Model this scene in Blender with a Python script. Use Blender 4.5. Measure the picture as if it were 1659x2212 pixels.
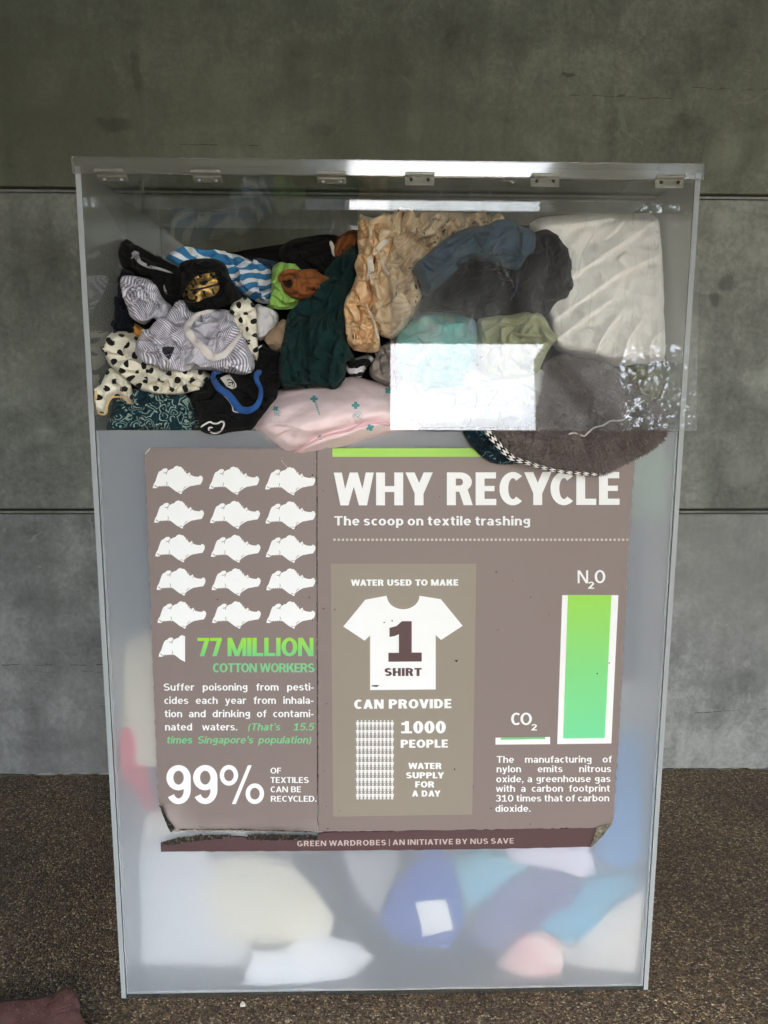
import bpy, bmesh, math, random
import numpy as np
from mathutils import Vector, Matrix
from mathutils.bvhtree import BVHTree


CAM_ANG = (0.02607175, -0.15782791, 0.00380691)
CAM_POS = (-0.0517202, -1.55577152, 1.36181141)
BIN_H = 1.79305
WALL_Y = 1.035
ROOF_Y, ROOF_Z = -3.6, 2.64

SC = bpy.context.scene
for o in list(bpy.data.objects):
    bpy.data.objects.remove(o)
COL = SC.collection
random.seed(7)
rad = math.radians

# ------------------------------------------------------------------ camera
FPX = 1660.0                       # focal length for a picture 1659 x 2212 units wide
YAW, PITCH, ROLL = CAM_ANG
CAM = np.array(CAM_POS)
def cam_axes():
    cy, sy = math.cos(YAW), math.sin(YAW)
    f = np.array([sy*math.cos(PITCH), cy*math.cos(PITCH), math.sin(PITCH)])
    r = np.array([cy, -sy, 0.0]); u = np.cross(r, f)
    return (math.cos(ROLL)*r+math.sin(ROLL)*u, -math.sin(ROLL)*r+math.cos(ROLL)*u, f)
CR, CU, CF = cam_axes()
cd = bpy.data.cameras.new('camera'); cam = bpy.data.objects.new('camera', cd); COL.objects.link(cam)
cd.sensor_fit = 'VERTICAL'; cd.sensor_height = 24.0; cd.lens = 24.0*FPX/2212.0
cd.clip_start = 0.05; cd.clip_end = 200
cam.matrix_world = Matrix(((CR[0], CU[0], -CF[0], CAM[0]), (CR[1], CU[1], -CF[1], CAM[1]),
                           (CR[2], CU[2], -CF[2], CAM[2]), (0, 0, 0, 1)))
SC.camera = cam

# ------------------------------------------------------------------ sky, sun, exposure
W = bpy.data.worlds.new('World'); SC.world = W; W.use_nodes = True
nt = W.node_tree
sky = nt.nodes.new('ShaderNodeTexSky'); sky.sky_type = 'NISHITA'; sky.sun_disc = False
SUN_EL, SUN_ROT = rad(45), rad(190)
sky.sun_elevation = SUN_EL; sky.sun_rotation = SUN_ROT; sky.dust_density = 3.0; sky.air_density = 1.0
nt.links.new(sky.outputs[0], nt.nodes['Background'].inputs[0])
nt.nodes['Background'].inputs[1].default_value = 0.15
sd = bpy.data.lights.new('sun', 'SUN'); sd.energy = 1.5; sd.angle = rad(10); sd.color = (1, .95, .88)
sun = bpy.data.objects.new('sun', sd); COL.objects.link(sun)
_d = Vector((math.sin(SUN_ROT)*math.cos(SUN_EL), math.cos(SUN_ROT)*math.cos(SUN_EL), math.sin(SUN_EL)))
sun.rotation_euler = _d.to_track_quat('Z', 'Y').to_euler(); sun.location = (0, -10, 8)
SC.view_settings.view_transform = 'Standard'; SC.view_settings.look = 'None'
SC.view_settings.exposure = 3.5; SC.view_settings.gamma = 1; SC.view_settings.use_curve_mapping = False
SC.render.engine = 'CYCLES'
SC.cycles.use_denoising = True
SC.cycles.max_bounces = 16; SC.cycles.transmission_bounces = 12; SC.cycles.transparent_max_bounces = 24
SC.cycles.diffuse_bounces = 5; SC.cycles.glossy_bounces = 5
SC.cycles.sample_clamp_indirect = 12

# ------------------------------------------------------------------ helpers
def rays(P):
    P = np.asarray(P, float).reshape(-1, 2)
    return CR[None]*((P[:, :1]-829.5)/FPX) + CU[None]*((1106-P[:, 1:])/FPX) + CF[None]
def at(px, py, Y=0.0):
    """point of the plane y = Y that the photograph shows at (px, py)"""
    d = rays([(px, py)])[0]; t = (Y-CAM[1])/d[1]
    return CAM+d*t
def ats(P, Y):
    d = rays(P); t = (np.asarray(Y, float).reshape(-1)-CAM[1])/d[:, 1]
    return CAM[None]+d*t[:, None]
def atz(px, py, Z):
    d = rays([(px, py)])[0]; t = (Z-CAM[2])/d[2]
    return CAM+d*t

def srgb(*c):
    if len(c) == 1:
        h = c[0].lstrip('#'); c = [int(h[i:i+2], 16) for i in (0, 2, 4)]
    return tuple((v/255/12.92 if v/255 <= .04045 else ((v/255+.055)/1.055)**2.4) for v in c)

def link(name, me, mat=None, parent=None, smooth=False):
    o = bpy.data.objects.new(name, me); COL.objects.link(o)
    if mat is not None:
        me.materials.append(mat)
    if parent is not None:
        o.parent = parent
    if smooth:
        me.polygons.foreach_set('use_smooth', [True]*len(me.polygons))
    return o
def tag(o, label, cat, group=None, kind=None):
    o['label'] = label; o['category'] = cat
    if group: o['group'] = group
    if kind: o['kind'] = kind
    return o
def struct(o):
    o['kind'] = 'structure'; return o
def empty(name, loc, label, cat, group=None):
    o = bpy.data.objects.new(name, None); COL.objects.link(o); o.location = loc
    o.empty_display_size = .1
    return tag(o, label, cat, group)
def mesh(name, V, F, uv=None):
    me = bpy.data.meshes.new(name); me.from_pydata([tuple(map(float, v)) for v in V], [], F)
    if uv is not None:
        l = me.uv_layers.new(name='UVMap')
        idx = np.zeros(len(me.loops), int); me.loops.foreach_get('vertex_index', idx)
        l.data.foreach_set('uv', np.asarray(uv, float)[idx].ravel())
    me.update(); return me
def box_me(name, x0, x1, y0, y1, z0, z1, bev=0.0):
    bm = bmesh.new(); bmesh.ops.create_cube(bm, size=1)
    for v in bm.verts:
        v.co = Vector((x0+(v.co.x+.5)*(x1-x0), y0+(v.co.y+.5)*(y1-y0), z0+(v.co.z+.5)*(z1-z0)))
    if bev:
        bmesh.ops.bevel(bm, geom=bm.edges[:], offset=bev, segments=2, affect='EDGES', profile=.5)
    me = bpy.data.meshes.new(name); bm.to_mesh(me); bm.free(); return me
def put(o, parent):
    """parent o to an empty without moving it"""
    o.parent = parent
    o.matrix_parent_inverse = parent.matrix_world.inverted() if parent.type != 'EMPTY' else Matrix.Translation(-parent.location)
    return o

# ---- node helpers
class NM:
    def __init__(s, name):
        s.m = bpy.data.materials.new(name); s.m.use_nodes = True; s.t = s.m.node_tree
        s.b = s.t.nodes['Principled BSDF']; s.out = s.t.nodes['Material Output']
    def n(s, typ, **k):
        nd = s.t.nodes.new(typ)
        for a, v in k.items(): setattr(nd, a, v)
        return nd
    def l(s, a, b): s.t.links.new(a, b)
    def val(s, inp, v):
        if hasattr(v, 'is_linked') or isinstance(v, bpy.types.NodeSocket): s.l(v, inp)
        else: inp.default_value = v
    def math(s, op, a, b=0.0, c=None, clamp=False):
        nd = s.n('ShaderNodeMath', operation=op, use_clamp=clamp); s.val(nd.inputs[0], a); s.val(nd.inputs[1], b)
        if c is not None: s.val(nd.inputs[2], c)
        return nd.outputs[0]
    def vm(s, op, a, b=None, sc=None):
        nd = s.n('ShaderNodeVectorMath', operation=op); s.val(nd.inputs[0], a)
        if b is not None: s.val(nd.inputs[1], b)
        if sc is not None: nd.inputs['Scale'].default_value = sc
        return nd.outputs['Value'] if op in ('DISTANCE', 'LENGTH', 'DOT_PRODUCT') else nd.outputs[0]
    def mix(s, f, a, b):
        nd = s.n('ShaderNodeMix', data_type='RGBA'); s.val(nd.inputs[0], f)
        s.val(nd.inputs[6], c4(a)); s.val(nd.inputs[7], c4(b)); return nd.outputs[2]
    def noise(s, vec, scale, detail=4, rough=.55, dist=0.0, out=0):
        nd = s.n('ShaderNodeTexNoise'); s.val(nd.inputs['Vector'], vec); nd.inputs['Scale'].default_value = scale
        nd.inputs['Detail'].default_value = detail; nd.inputs['Roughness'].default_value = rough
        nd.inputs['Distortion'].default_value = dist; return nd.outputs[out]
    def vor(s, vec, scale, feature='F1', out='Distance', rnd=1.0):
        nd = s.n('ShaderNodeTexVoronoi', feature=feature); s.val(nd.inputs['Vector'], vec)
        nd.inputs['Scale'].default_value = scale; nd.inputs['Randomness'].default_value = rnd; return nd.outputs[out]
    def ramp(s, f, stops, interp='LINEAR'):
        nd = s.n('ShaderNodeValToRGB'); s.l(f, nd.inputs[0]); cr = nd.color_ramp; cr.interpolation = interp
        while len(cr.elements) < len(stops): cr.elements.new(.5)
        for e, (p, c) in zip(cr.elements, stops):
            e.position = p; e.color = c4(c)
        return nd.outputs[0]
    def coord(s, which='Object'):
        return s.n('ShaderNodeTexCoord').outputs[which]
    def map(s, vec, scale=(1, 1, 1), rot=(0, 0, 0), loc=(0, 0, 0)):
        nd = s.n('ShaderNodeMapping'); s.l(vec, nd.inputs[0]); nd.inputs['Scale'].default_value = scale
        nd.inputs['Rotation'].default_value = rot; nd.inputs['Location'].default_value = loc; return nd.outputs[0]
    def bump(s, h, strength=.3, dist=.002):
        nd = s.n('ShaderNodeBump'); nd.inputs['Strength'].default_value = strength; nd.inputs['Distance'].default_value = dist
        s.l(h, nd.inputs['Height']); s.l(nd.outputs[0], s.b.inputs['Normal']); return nd.outputs[0]
    def base(s, c, rough=.8, spec=.5):
        s.val(s.b.inputs['Base Color'], c4(c)); s.val(s.b.inputs['Roughness'], rough)
        s.b.inputs['Specular IOR Level'].default_value = spec; return s
def c4(c):
    if isinstance(c, (tuple, list)) and len(c) == 3: return (c[0], c[1], c[2], 1.0)
    if isinstance(c, (float, int)): return (c, c, c, 1.0)
    return c
def plain(name, c, rough=.6, spec=.4, metal=0.0):
    m = NM(name); m.base(c, rough, spec); m.b.inputs['Metallic'].default_value = metal; return m.m

# ------------------------------------------------------------------ materials of the place
def mat_concrete(name, tint, seed, warm, stains=()):
    m = NM(name); v = m.map(m.coord(), loc=(seed*3.1, seed*1.7, seed*5.3))
    big = m.noise(v, 1.4, 5, .6, .3); mid = m.noise(v, 7, 7, .65, .8)
    vs = m.map(v, scale=(6, 6, .9)); streak = m.noise(vs, 1.3, 5, .6, .4)
    hs = m.map(v, scale=(.7, .7, 9)); hz = m.noise(hs, 1.5, 4, .6, .2)
    fine = m.noise(v, 60, 4, .7); grit = m.noise(v, 260, 2, .6)
    f = m.math('ADD', m.math('MULTIPLY', big, .34), m.math('MULTIPLY', mid, .26))
    f = m.math('ADD', f, m.math('MULTIPLY', streak, .18)); f = m.math('ADD', f, m.math('MULTIPLY', hz, .06))
    f = m.math('ADD', f, m.math('MULTIPLY', fine, .17)); f = m.math('ADD', f, m.math('MULTIPLY', grit, .04))
    dark = tuple(t*.42 for t in tint); lite = tuple(min(1, t*1.55) for t in tint)
    col = m.ramp(f, [(.40, dark), (.47, tuple(t*.72 for t in tint)), (.53, tint), (.61, lite)])
    # pale laitance flakes with crisp outlines
    pn = m.noise(v, 9, 6, .7, 1.2); pz = m.noise(v, 1.1, 3, .5)
    flake = m.math('MULTIPLY', m.math('GREATER_THAN', pn, .63), m.math('GREATER_THAN', pz, .5))
    col = m.mix(m.math('MULTIPLY', flake, .42), col, lite)
    # dark smudges and pores
    sm = m.ramp(m.noise(m.map(v, loc=(9, 2, 4)), 2.2, 4, .55, .4), [(.6, 0.0), (.74, 1.0)])
    col = m.mix(m.math('MULTIPLY', sm, .55), col, tuple(t*.35 for t in tint))
    po = m.math('LESS_THAN', m.vor(v, 38), .055)
    col = m.mix(m.math('MULTIPLY', po, .6), col, tuple(t*.25 for t in tint))
    wn = m.noise(m.map(v, loc=(1, 8, 3)), .9, 3, .5)
    col = m.mix(m.math('MULTIPLY', m.ramp(wn, [(.45, 0.0), (.65, 1.0)]), .55), col,
                m.mix(1.0, col, warm) if False else warm)
    # stains with a shape of their own: (picture x, y, half width, half height in metres, strength; negative = pale drip)
    wob = m.vm('SCALE', m.vm('SUBTRACT', m.noise(m.coord(), 7, 4, .6, 0, 1), (.5, .5, .5)), sc=.09)
    for sx, sy, rx, rz, st in stains:
        c_ = at(sx, sy, WALL_Y); d_ = m.vm('MULTIPLY', m.vm('SUBTRACT', m.vm('ADD', m.coord(), wob), (c_[0], WALL_Y, c_[2])), (1/rx, 0, 1/rz))
        k_ = m.ramp(m.vm('LENGTH', d_), [(.55, 1.0), (1.0, 0.0)])
        col = m.mix(m.math('MULTIPLY', k_, abs(st)), col, tuple(t*.3 for t in tint) if st > 0 else lite)
    m.base(col, .72, .35)
    m.bump(m.math('ADD', m.math('MULTIPLY', mid, .8), m.math('ADD', fine, m.math('MULTIPLY', grit, .5))), .35, .004)
    return m.m

def mat_pebble():
    m = NM('pebble_wash'); v = m.coord()
    vd = m.vm('ADD', v, m.vm('SCALE', m.noise(v, 60, 2, .5, 0, 1), sc=.004))
    vv = m.map(vd, scale=(1, 1.0, 1))
    colr = m.vor(vv, 205, 'F1', 'Color'); d = m.vor(vv, 205, 'F1', 'Distance'); e = m.vor(vv, 205, 'DISTANCE_TO_EDGE', 'Distance')
    sep = m.n('ShaderNodeSeparateColor'); m.l(colr, sep.inputs[0])
    col = m.ramp(sep.outputs[0], [(0, srgb(60, 48, 36)), (.35, srgb(118, 96, 70)), (.6, srgb(158, 132, 98)),
                                  (.78, srgb(126, 106, 82)), (.9, srgb(196, 170, 128)), (1, srgb(226, 208, 172))])
    big = m.noise(v, 2.2, 4, .6, .3)
    col = m.mix(m.ramp(big, [(.35, .45), (.65, 0.0)]), col, srgb(44, 36, 28))
    gap = m.ramp(e, [(0.0, 1.0), (.16, 0.0)])
    col = m.mix(m.math('MULTIPLY', gap, .92), col, srgb(20, 15, 11))
    m.base(col, .55, .4)
    h = m.math('SUBTRACT', m.math('MULTIPLY', sep.outputs[1], .5), d)
    m.bump(h, 1.0, .006)
    return m.m

CAM_STUFF = None
M = {}
M['wall_up'] = mat_concrete('olive_concrete', srgb(106, 111, 98), 1.0, srgb(98, 102, 85), ((250, 272, .07, .025, .5), (300, 160, .02, .09, .4), (700, 290, .06, .03, .3), (1490, 270, .07, .025, .35), (1230, 160, .03, .008, .6), (1340, 203, .02, .006, .6), (840, 190, .1, .2, .15), (500, 330, .05, .03, -.25), (900, 280, .03, .05, -.25), (1290, 340, .05, .04, -.25), (1560, 330, .06, .05, -.25)))
M['wall_mid'] = mat_concrete('stained_concrete', srgb(119, 123, 116), 2.3, srgb(112, 114, 103), ((1545, 648, .035, .03, .6), (1575, 612, .035, .035, .6), (1640, 720, .07, .16, .25), (80, 560, .12, .2, .35), (60, 820, .1, .12, -.18), (1600, 1010, .09, .07, -.3), (1560, 480, .06, .05, -.25), (1640, 560, .05, .04, -.3)))
M['wall_low'] = mat_concrete('grey_concrete', srgb(124, 126, 124), 4.1, srgb(134, 135, 131), ((240, 1160, .007, .09, -.5), (200, 1140, .006, .05, -.4), (90, 1300, .12, .08, .25), (1600, 1480, .1, .06, .3), (1530, 1600, .1, .05, -.3), (120, 1600, .15, .05, .25)))
M['groove'] = plain('groove_shadow', srgb(40, 38, 34), .9)
M['pebble'] = mat_pebble()
M['paint'] = plain('weathered_wall_paint', (.2, .2, .19), .8)
M['soffit'] = plain('soffit_concrete', srgb(120, 118, 110), .85)
M['ground'] = plain('pale_paving', srgb(140, 138, 130), .9)

# ------------------------------------------------------------------ setting
floor = struct(link('floor', mesh('floor', [(-9, ROOF_Y-.4, 0), (9, ROOF_Y-.4, 0), (9, WALL_Y+.1, 0), (-9, WALL_Y+.1, 0)], [(0, 1, 2, 3)]), M['pebble']))
ground = struct(link('ground', mesh('ground', [(-80, -90, -.06), (80, -90, -.06), (80, 20, -.06), (-80, 20, -.06)], [(0, 1, 2, 3)]), M['ground']))
roof = struct(link('roof', box_me('roof', -9, 9, ROOF_Y, WALL_Y+.3, ROOF_Z, ROOF_Z+.35), M['soffit']))

def wall_panel(x0, x1, z0, z1, mat, y=None, grooves=()):
    nx, nz = 24, 10
    return box_me('concrete_panel', x0, x1, WALL_Y, WALL_Y+.25, z0, z1, .006)
wall = empty('concrete_wall', (0, WALL_Y, 0), 'mottled grey concrete wall of stacked panels behind the clear bin', 'wall')
G1, G2 = 1.984, .951
def wp(z0, z1, mat, label):
    o = put(link('concrete_panel', wall_panel(-9, 9, z0, z1, mat), mat), wall); o['label'] = label
wp(G1+.009, ROOF_Z, M['wall_up'], 'dark olive upper concrete panel')
wp(G2+.009, G1-.009, M['wall_mid'], 'stained middle concrete panel')
wp(0, G2-.009, M['wall_low'], 'pale grey lower concrete panel')
for z in (G1, G2):
    put(link('groove', box_me('groove', -9, 9, WALL_Y+.016, WALL_Y+.24, z-.009, z+.009), M['groove']), wall)
    put(link('groove_strip', box_me('groove_strip', -9, 9, WALL_Y+.006, WALL_Y+.015, z-.006, z+.001), M['wall_mid']), wall)
# whitish mortar smear where the wall meets the floor
rng = np.random.RandomState(5)
V, F = [], []
for i in range(260):
    x = rng.uniform(-3, 3); w = rng.uniform(.008, .05); h = rng.uniform(.003, .012)
    b = len(V)
    V += [(x-w, WALL_Y-.001, .0), (x-w*.3, WALL_Y-.003-h, .001), (x+w*.5, WALL_Y-.002-h*.8, .001), (x+w, WALL_Y-.001, 0), (x+w*.3, WALL_Y-.001, h), (x-w*.5, WALL_Y-.001, h*.8)]
    F += [(b, b+1, b+2, b+3), (b, b+3, b+4, b+5)]
put(link('mortar_smear', mesh('mortar_smear', V, F), plain('pale_mortar', srgb(150, 148, 140), .9)), wall)
# thin cracks on the panels
V, F = [], []
def crack(p0, p1, n=14, w=.0016, jit=.003):
    a, b = at(*p0, WALL_Y-.001), at(*p1, WALL_Y-.001)
    for i in range(n):
        if rng.rand() < .28: continue
        s0, s1 = i/n, (i+.9)/n; k = len(V); ww = w*rng.uniform(.4, 1.3); j = rng.uniform(-jit, jit)
        q0, q1 = a+(b-a)*s0, a+(b-a)*s1
        V.extend([q0+(0, 0, j-ww), q1+(0, 0, j-ww), q1+(0, 0, j+ww), q0+(0, 0, j+ww)]); F.append((k, k+1, k+2, k+3))
crack((4, 1436), (300, 1436), 16, .0009); crack((60, 1452), (320, 1450), 9, .0008); crack((1480, 190), (1659, 195), 12, .0007); crack((1230, 206), (1480, 213), 10, .0007)
crack((300, 312), (560, 314), 12, .0007); crack((60, 1520), (320, 1530), 10, .0007); crack((1500, 1540), (1659, 1530), 8, .001)
put(link('hairline_cracks', mesh('hairline_cracks', V, F), plain('crack_dark', srgb(48, 46, 40), .9)), wall)
# a shallow vertical formwork step in the upper panel
def formwork(px, y0, y1, w=.004):
    a, b = at(px, y0, WALL_Y), at(px, y1, WALL_Y)
    put(link('formwork_mark', box_me('formwork_mark', a[0]-w, a[0]+w, WALL_Y-.0025, WALL_Y+.01, b[2], a[2]), M['wall_up']), wall)
formwork(297, 150, 520)

# what stands on the open side of the shelter, behind the camera, plus one added wall: it lights and mirrors in the acrylic
colm = tag(link('concrete_column', box_me('concrete_column', 1.15, 1.64, ROOF_Y-.3, ROOF_Y+.1, 0, ROOF_Z, .02), M['soffit']),
           'square concrete column on the open side of the shelter', 'column')
tag(link('light_blocking_wall', box_me('light_blocking_wall', -7, -.42, ROOF_Y-.1, ROOF_Y+.1, 0, ROOF_Z, .01), M['soffit']),
    'added unseen concrete wall shutting out light from the left', 'wall')['kind'] = 'thing'  # added unseen wall: cuts the left light so it falls from the right
bld = empty('opposite_building', (-6.4, -11, 0), 'pale low building across from the shelter opening', 'building')
put(link('wall', box_me('wall', -16, -.35, -15, -11, -.06, 6.2), M['paint']), bld)
put(link('roof', box_me('roof', -16.3, -.1, -15.3, -10.7, 6.2, 6.5), M['soffit']), bld)
leafm = plain('leaf_green', (.045, .085, .025), .6); barkm = plain('bark', (.08, .06, .045), .9)
def tree(x, y, h, r, seed, label):
    t = empty('shade_tree', (x, y, -.06), label, 'tree', 'trees beyond the shelter')
    bm = bmesh.new(); bmesh.ops.create_cone(bm, segments=10, radius1=.16, radius2=.08, depth=h*.7)
    bmesh.ops.translate(bm, verts=bm.verts, vec=(x, y, h*.35-.06)); me = bpy.data.meshes.new('trunk'); bm.to_mesh(me); bm.free()
    put(link('trunk', me, barkm), t)
    g = np.random.RandomState(seed); n = 9500
    c = g.normal(size=(n, 3)); c /= np.linalg.norm(c, axis=1)[:, None]; c *= (g.rand(n, 1)**.45)
    c = c*np.array([r, r, h*.42]) + np.array([x, y, h*.6]); c += g.normal(size=(n, 3))*.12
    V, F = [], []
    for p in c:
        a = g.normal(size=3); a /= np.linalg.norm(a); b = np.cross(a, g.normal(size=3)); b /= np.linalg.norm(b)
        s = g.uniform(.05, .11); k = len(V)
        V += [p-a*s, p+b*s*.45, p+a*s, p-b*s*.45]; F.append((k, k+1, k+2, k+3))
    put(link('crown', mesh('crown', V, F), leafm), t)
tree(5.2, -9.0, 5.6, 2.3, 3, 'leafy tree to the right of the shelter column')
tree(7.6, -10.5, 6.2, 2.6, 4, 'leafy tree farthest from the shelter column')

# ------------------------------------------------------------------ acrylic
def schlick(m):
    """reflectance of a thin sheet's face, the same from either side"""
    g_ = m.n('ShaderNodeNewGeometry'); c = m.math('ABSOLUTE', m.vm('DOT_PRODUCT', g_.outputs['Normal'], g_.outputs['Incoming']))
    k = m.math('POWER', m.math('SUBTRACT', 1.0, c, clamp=True), 5.0); return m.math('MULTIPLY_ADD', k, .955, .037)
def mat_clear(name, haze=0.0, scratch=False, tint=(.965, .972, .968)):
    m = NM(name); t = m.t; t.nodes.remove(m.b)
    fro = schlick(m)
    tr = m.n('ShaderNodeBsdfTransparent'); tr.inputs[0].default_value = c4(tint)
    gl = m.n('ShaderNodeBsdfGlossy'); gl.inputs['Roughness'].default_value = .015
    mx = m.n('ShaderNodeMixShader'); m.l(fro, mx.inputs[0]); m.l(tr.outputs[0], mx.inputs[1]); m.l(gl.outputs[0], mx.inputs[2])
    out = mx.outputs[0]
    if haze or scratch:
        v = m.coord(); df = m.n('ShaderNodeBsdfDiffuse'); df.inputs[0].default_value = (.85, .87, .9, 1)
        tl = m.n('ShaderNodeBsdfTranslucent'); tl.inputs[0].default_value = (.85, .87, .9, 1)
        ad = m.n('ShaderNodeMixShader'); ad.inputs[0].default_value = .4; m.l(df.outputs[0], ad.inputs[1]); m.l(tl.outputs[0], ad.inputs[2])
        cl = m.noise(v, 6, 5, .6, 1.0); cl2 = m.noise(m.map(v, scale=(40, 40, 6)), 1.0, 4, .6, .5)
        f = m.math('MULTIPLY', m.ramp(cl, [(.38, .1), (.72, 1.0)]), haze)
        if scratch:      # haze grows thicker towards the foot of the flap
            sz = m.n('ShaderNodeSeparateXYZ'); m.l(v, sz.inputs[0]); mz = m.n('ShaderNodeMapRange'); m.l(sz.outputs[2], mz.inputs[0])
            mz.inputs[1].default_value = 1.60; mz.inputs[2].default_value = 1.40; mz.inputs[3].default_value = .55; mz.inputs[4].default_value = 3.4
            f = m.math('MULTIPLY', f, mz.outputs[0])
        f = m.math('ADD', f, m.math('MULTIPLY', m.ramp(cl2, [(.5, 0.0), (.75, 1.0)]), haze*.5))
        if scratch:
            for k, (rz, sc, th) in enumerate(((.7, 5, .0055), (-.8, 6, .005), (1.25, 7, .005), (.15, 9, .006), (-.4, 11, .007), (1.0, 12, .007))):
                vv = m.map(v, scale=(sc*2.2, 1, sc*.22), rot=(0, rz, 0), loc=(k*3.3, 0, k*1.7))
                vv = m.vm('ADD', vv, m.vm('SCALE', m.noise(v, 5+k, 2, .5, 0, 1), sc=.22))
                e = m.vor(vv, 1.6, 'DISTANCE_TO_EDGE', 'Distance')
                ln = m.math('LESS_THAN', e, th*.55)
                gate = m.math('GREATER_THAN', m.noise(m.map(v, loc=(k*7, 0, k)), 9, 3, .6), .57)
                f = m.math('ADD', f, m.math('MULTIPLY', m.math('MULTIPLY', ln, gate), .15))
        f = m.math('MINIMUM', f, .8)
        m2 = m.n('ShaderNodeMixShader'); m.l(f, m2.inputs[0]); m.l(out, m2.inputs[1]); m.l(ad.outputs[0], m2.inputs[2]); out = m2.outputs[0]
    m.l(out, m.out.inputs[0]); return m.m

def mat_frost(name, rough=.28, milk=.3, col=(.80, .84, .88), gloss=.2):
    m = NM(name); t = m.t
    b = m.b; b.inputs['Base Color'].default_value = (.99, .995, 1, 1); b.inputs['Roughness'].default_value = rough
    b.inputs['Transmission Weight'].default_value = 1.0; b.inputs['IOR'].default_value = 1.3
    df = m.n('ShaderNodeBsdfDiffuse'); df.inputs[0].default_value = c4(col)
    tl = m.n('ShaderNodeBsdfTranslucent'); tl.inputs[0].default_value = c4(col)
    ad = m.n('ShaderNodeMixShader'); ad.inputs[0].default_value = .5; m.l(df.outputs[0], ad.inputs[1]); m.l(tl.outputs[0], ad.inputs[2])
    v = m.coord(); f = m.math('ADD', m.math('MULTIPLY', m.noise(v, 3, 4, .6), .12), milk-.06)
    mx = m.n('ShaderNodeMixShader'); m.l(f, mx.inputs[0]); m.l(b.outputs[0], mx.inputs[1]); m.l(ad.outputs[0], mx.inputs[2])
    out = mx.outputs[0]
    if gloss:
        fro = schlick(m)
        gl = m.n('ShaderNodeBsdfGlossy'); gl.inputs['Roughness'].default_value = .05
        m2 = m.n('ShaderNodeMixShader'); m.l(m.math('MULTIPLY', fro, gloss), m2.inputs[0]); m.l(out, m2.inputs[1]); m.l(gl.outputs[0], m2.inputs[2]); out = m2.outputs[0]
    m.l(out, m.out.inputs[0]); return m.m
M['clear'] = mat_clear('clear_acrylic')
M['flap'] = mat_clear('scratched_acrylic', .06, True)
M['frost'] = mat_frost('frosted_acrylic', .33, .28, (.83, .89, .95))
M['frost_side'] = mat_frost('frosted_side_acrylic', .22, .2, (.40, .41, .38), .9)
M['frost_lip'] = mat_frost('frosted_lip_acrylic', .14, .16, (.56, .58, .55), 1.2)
M['edge'] = plain('sawn_acrylic_edge', srgb(158, 164, 166), .35)
M['glue'] = plain('glue_seam', srgb(150, 156, 160), .4)
M['steel'] = plain('dark_screw', srgb(70, 66, 60), .35, .5, 1.0)
def _hinge():
    m = NM('hinge_plastic'); m.base(srgb(200, 200, 190), .18); m.b.inputs['Transmission Weight'].default_value = .75
    m.b.inputs['IOR'].default_value = 1.4; return m.m
M['hinge'] = _hinge()

# ------------------------------------------------------------------ the bin
BW, BD, T = .6, .58, .012
ZS = at(830, 931, 0)[2]                   # top of the front panel
ZL = at(830, 384, 0)[2]                   # underside of the lip
recycling_bin = empty('recycling_bin', (0, BD/2, 0), 'tall frosted acrylic clothes recycling bin with grey poster on its front', 'recycling bin')
def bp(name, mesh_, mat, smooth=False):
    return put(link(name, mesh_, mat, None, smooth), recycling_bin)
bp('front_panel', box_me('front_panel', -BW+T+.0005, BW-T-.0005, 0, T, T+.001, ZS, .0012), M['frost'])
for s in (-1, 1):
    x0, x1 = sorted((s*BW, s*(BW-T)))
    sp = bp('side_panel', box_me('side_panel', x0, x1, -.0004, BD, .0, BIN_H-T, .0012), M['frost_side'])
    e0, e1 = sorted((s*(BW-.001), s*(BW-T+.001)))
    g = link('sawn_edge', box_me('sawn_edge', e0, e1, -.0022, -.0010, .004, BIN_H-T-.004), M['edge']); g.parent = sp
bp('back_panel', box_me('back_panel', -BW+T+.0005, BW-T-.0005, BD-T, BD, T+.001, BIN_H-T-.001, .001), mat_clear('shade_tinted_acrylic', .02, False, (.70, .70, .66)))  # the grey tint stands in for shade inside the upper bin
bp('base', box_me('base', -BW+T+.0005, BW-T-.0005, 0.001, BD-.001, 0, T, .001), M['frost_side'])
bp('top_panel', box_me('top_panel', -BW, BW, -.001, BD, BIN_H-T, BIN_H, .001), M['clear'])
_lm = box_me('lip', -BW-.002, BW+.002, -.0125, -.004, ZL, BIN_H-.0005, .001)
_lm.transform(Matrix.Translation((0, -.008, ZL)) @ Matrix.Rotation(rad(1.3), 4, 'X') @ Matrix.Translation((0, .008, -ZL)))
bp('lip', _lm, M['frost_lip'])
# glue joints along the front edges
gl = [box_me('glue', -BW+T+.001, BW-T-.001, -.0013, -.0002, T+.002, T+.0045)]
bp('glue_joint', gl[0], M['glue'])
for s in (-1, 1):
    x = s*(BW-T-.004)
    bp('glue_joint', box_me('glue', x-.0015, x+.0015, -.0013, -.0002, T+.006, ZS-.002), M['glue'])
# stiffening rail behind the flaps
zr0, zr1 = at(830, 456, .035)[2], at(830, 430, .035)[2]
bp('rail', box_me('rail', -BW+T+.001, BW-T-.001, .032, .040, zr0, zr1, .0025), mat_clear('rail_acrylic', .04))

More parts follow.
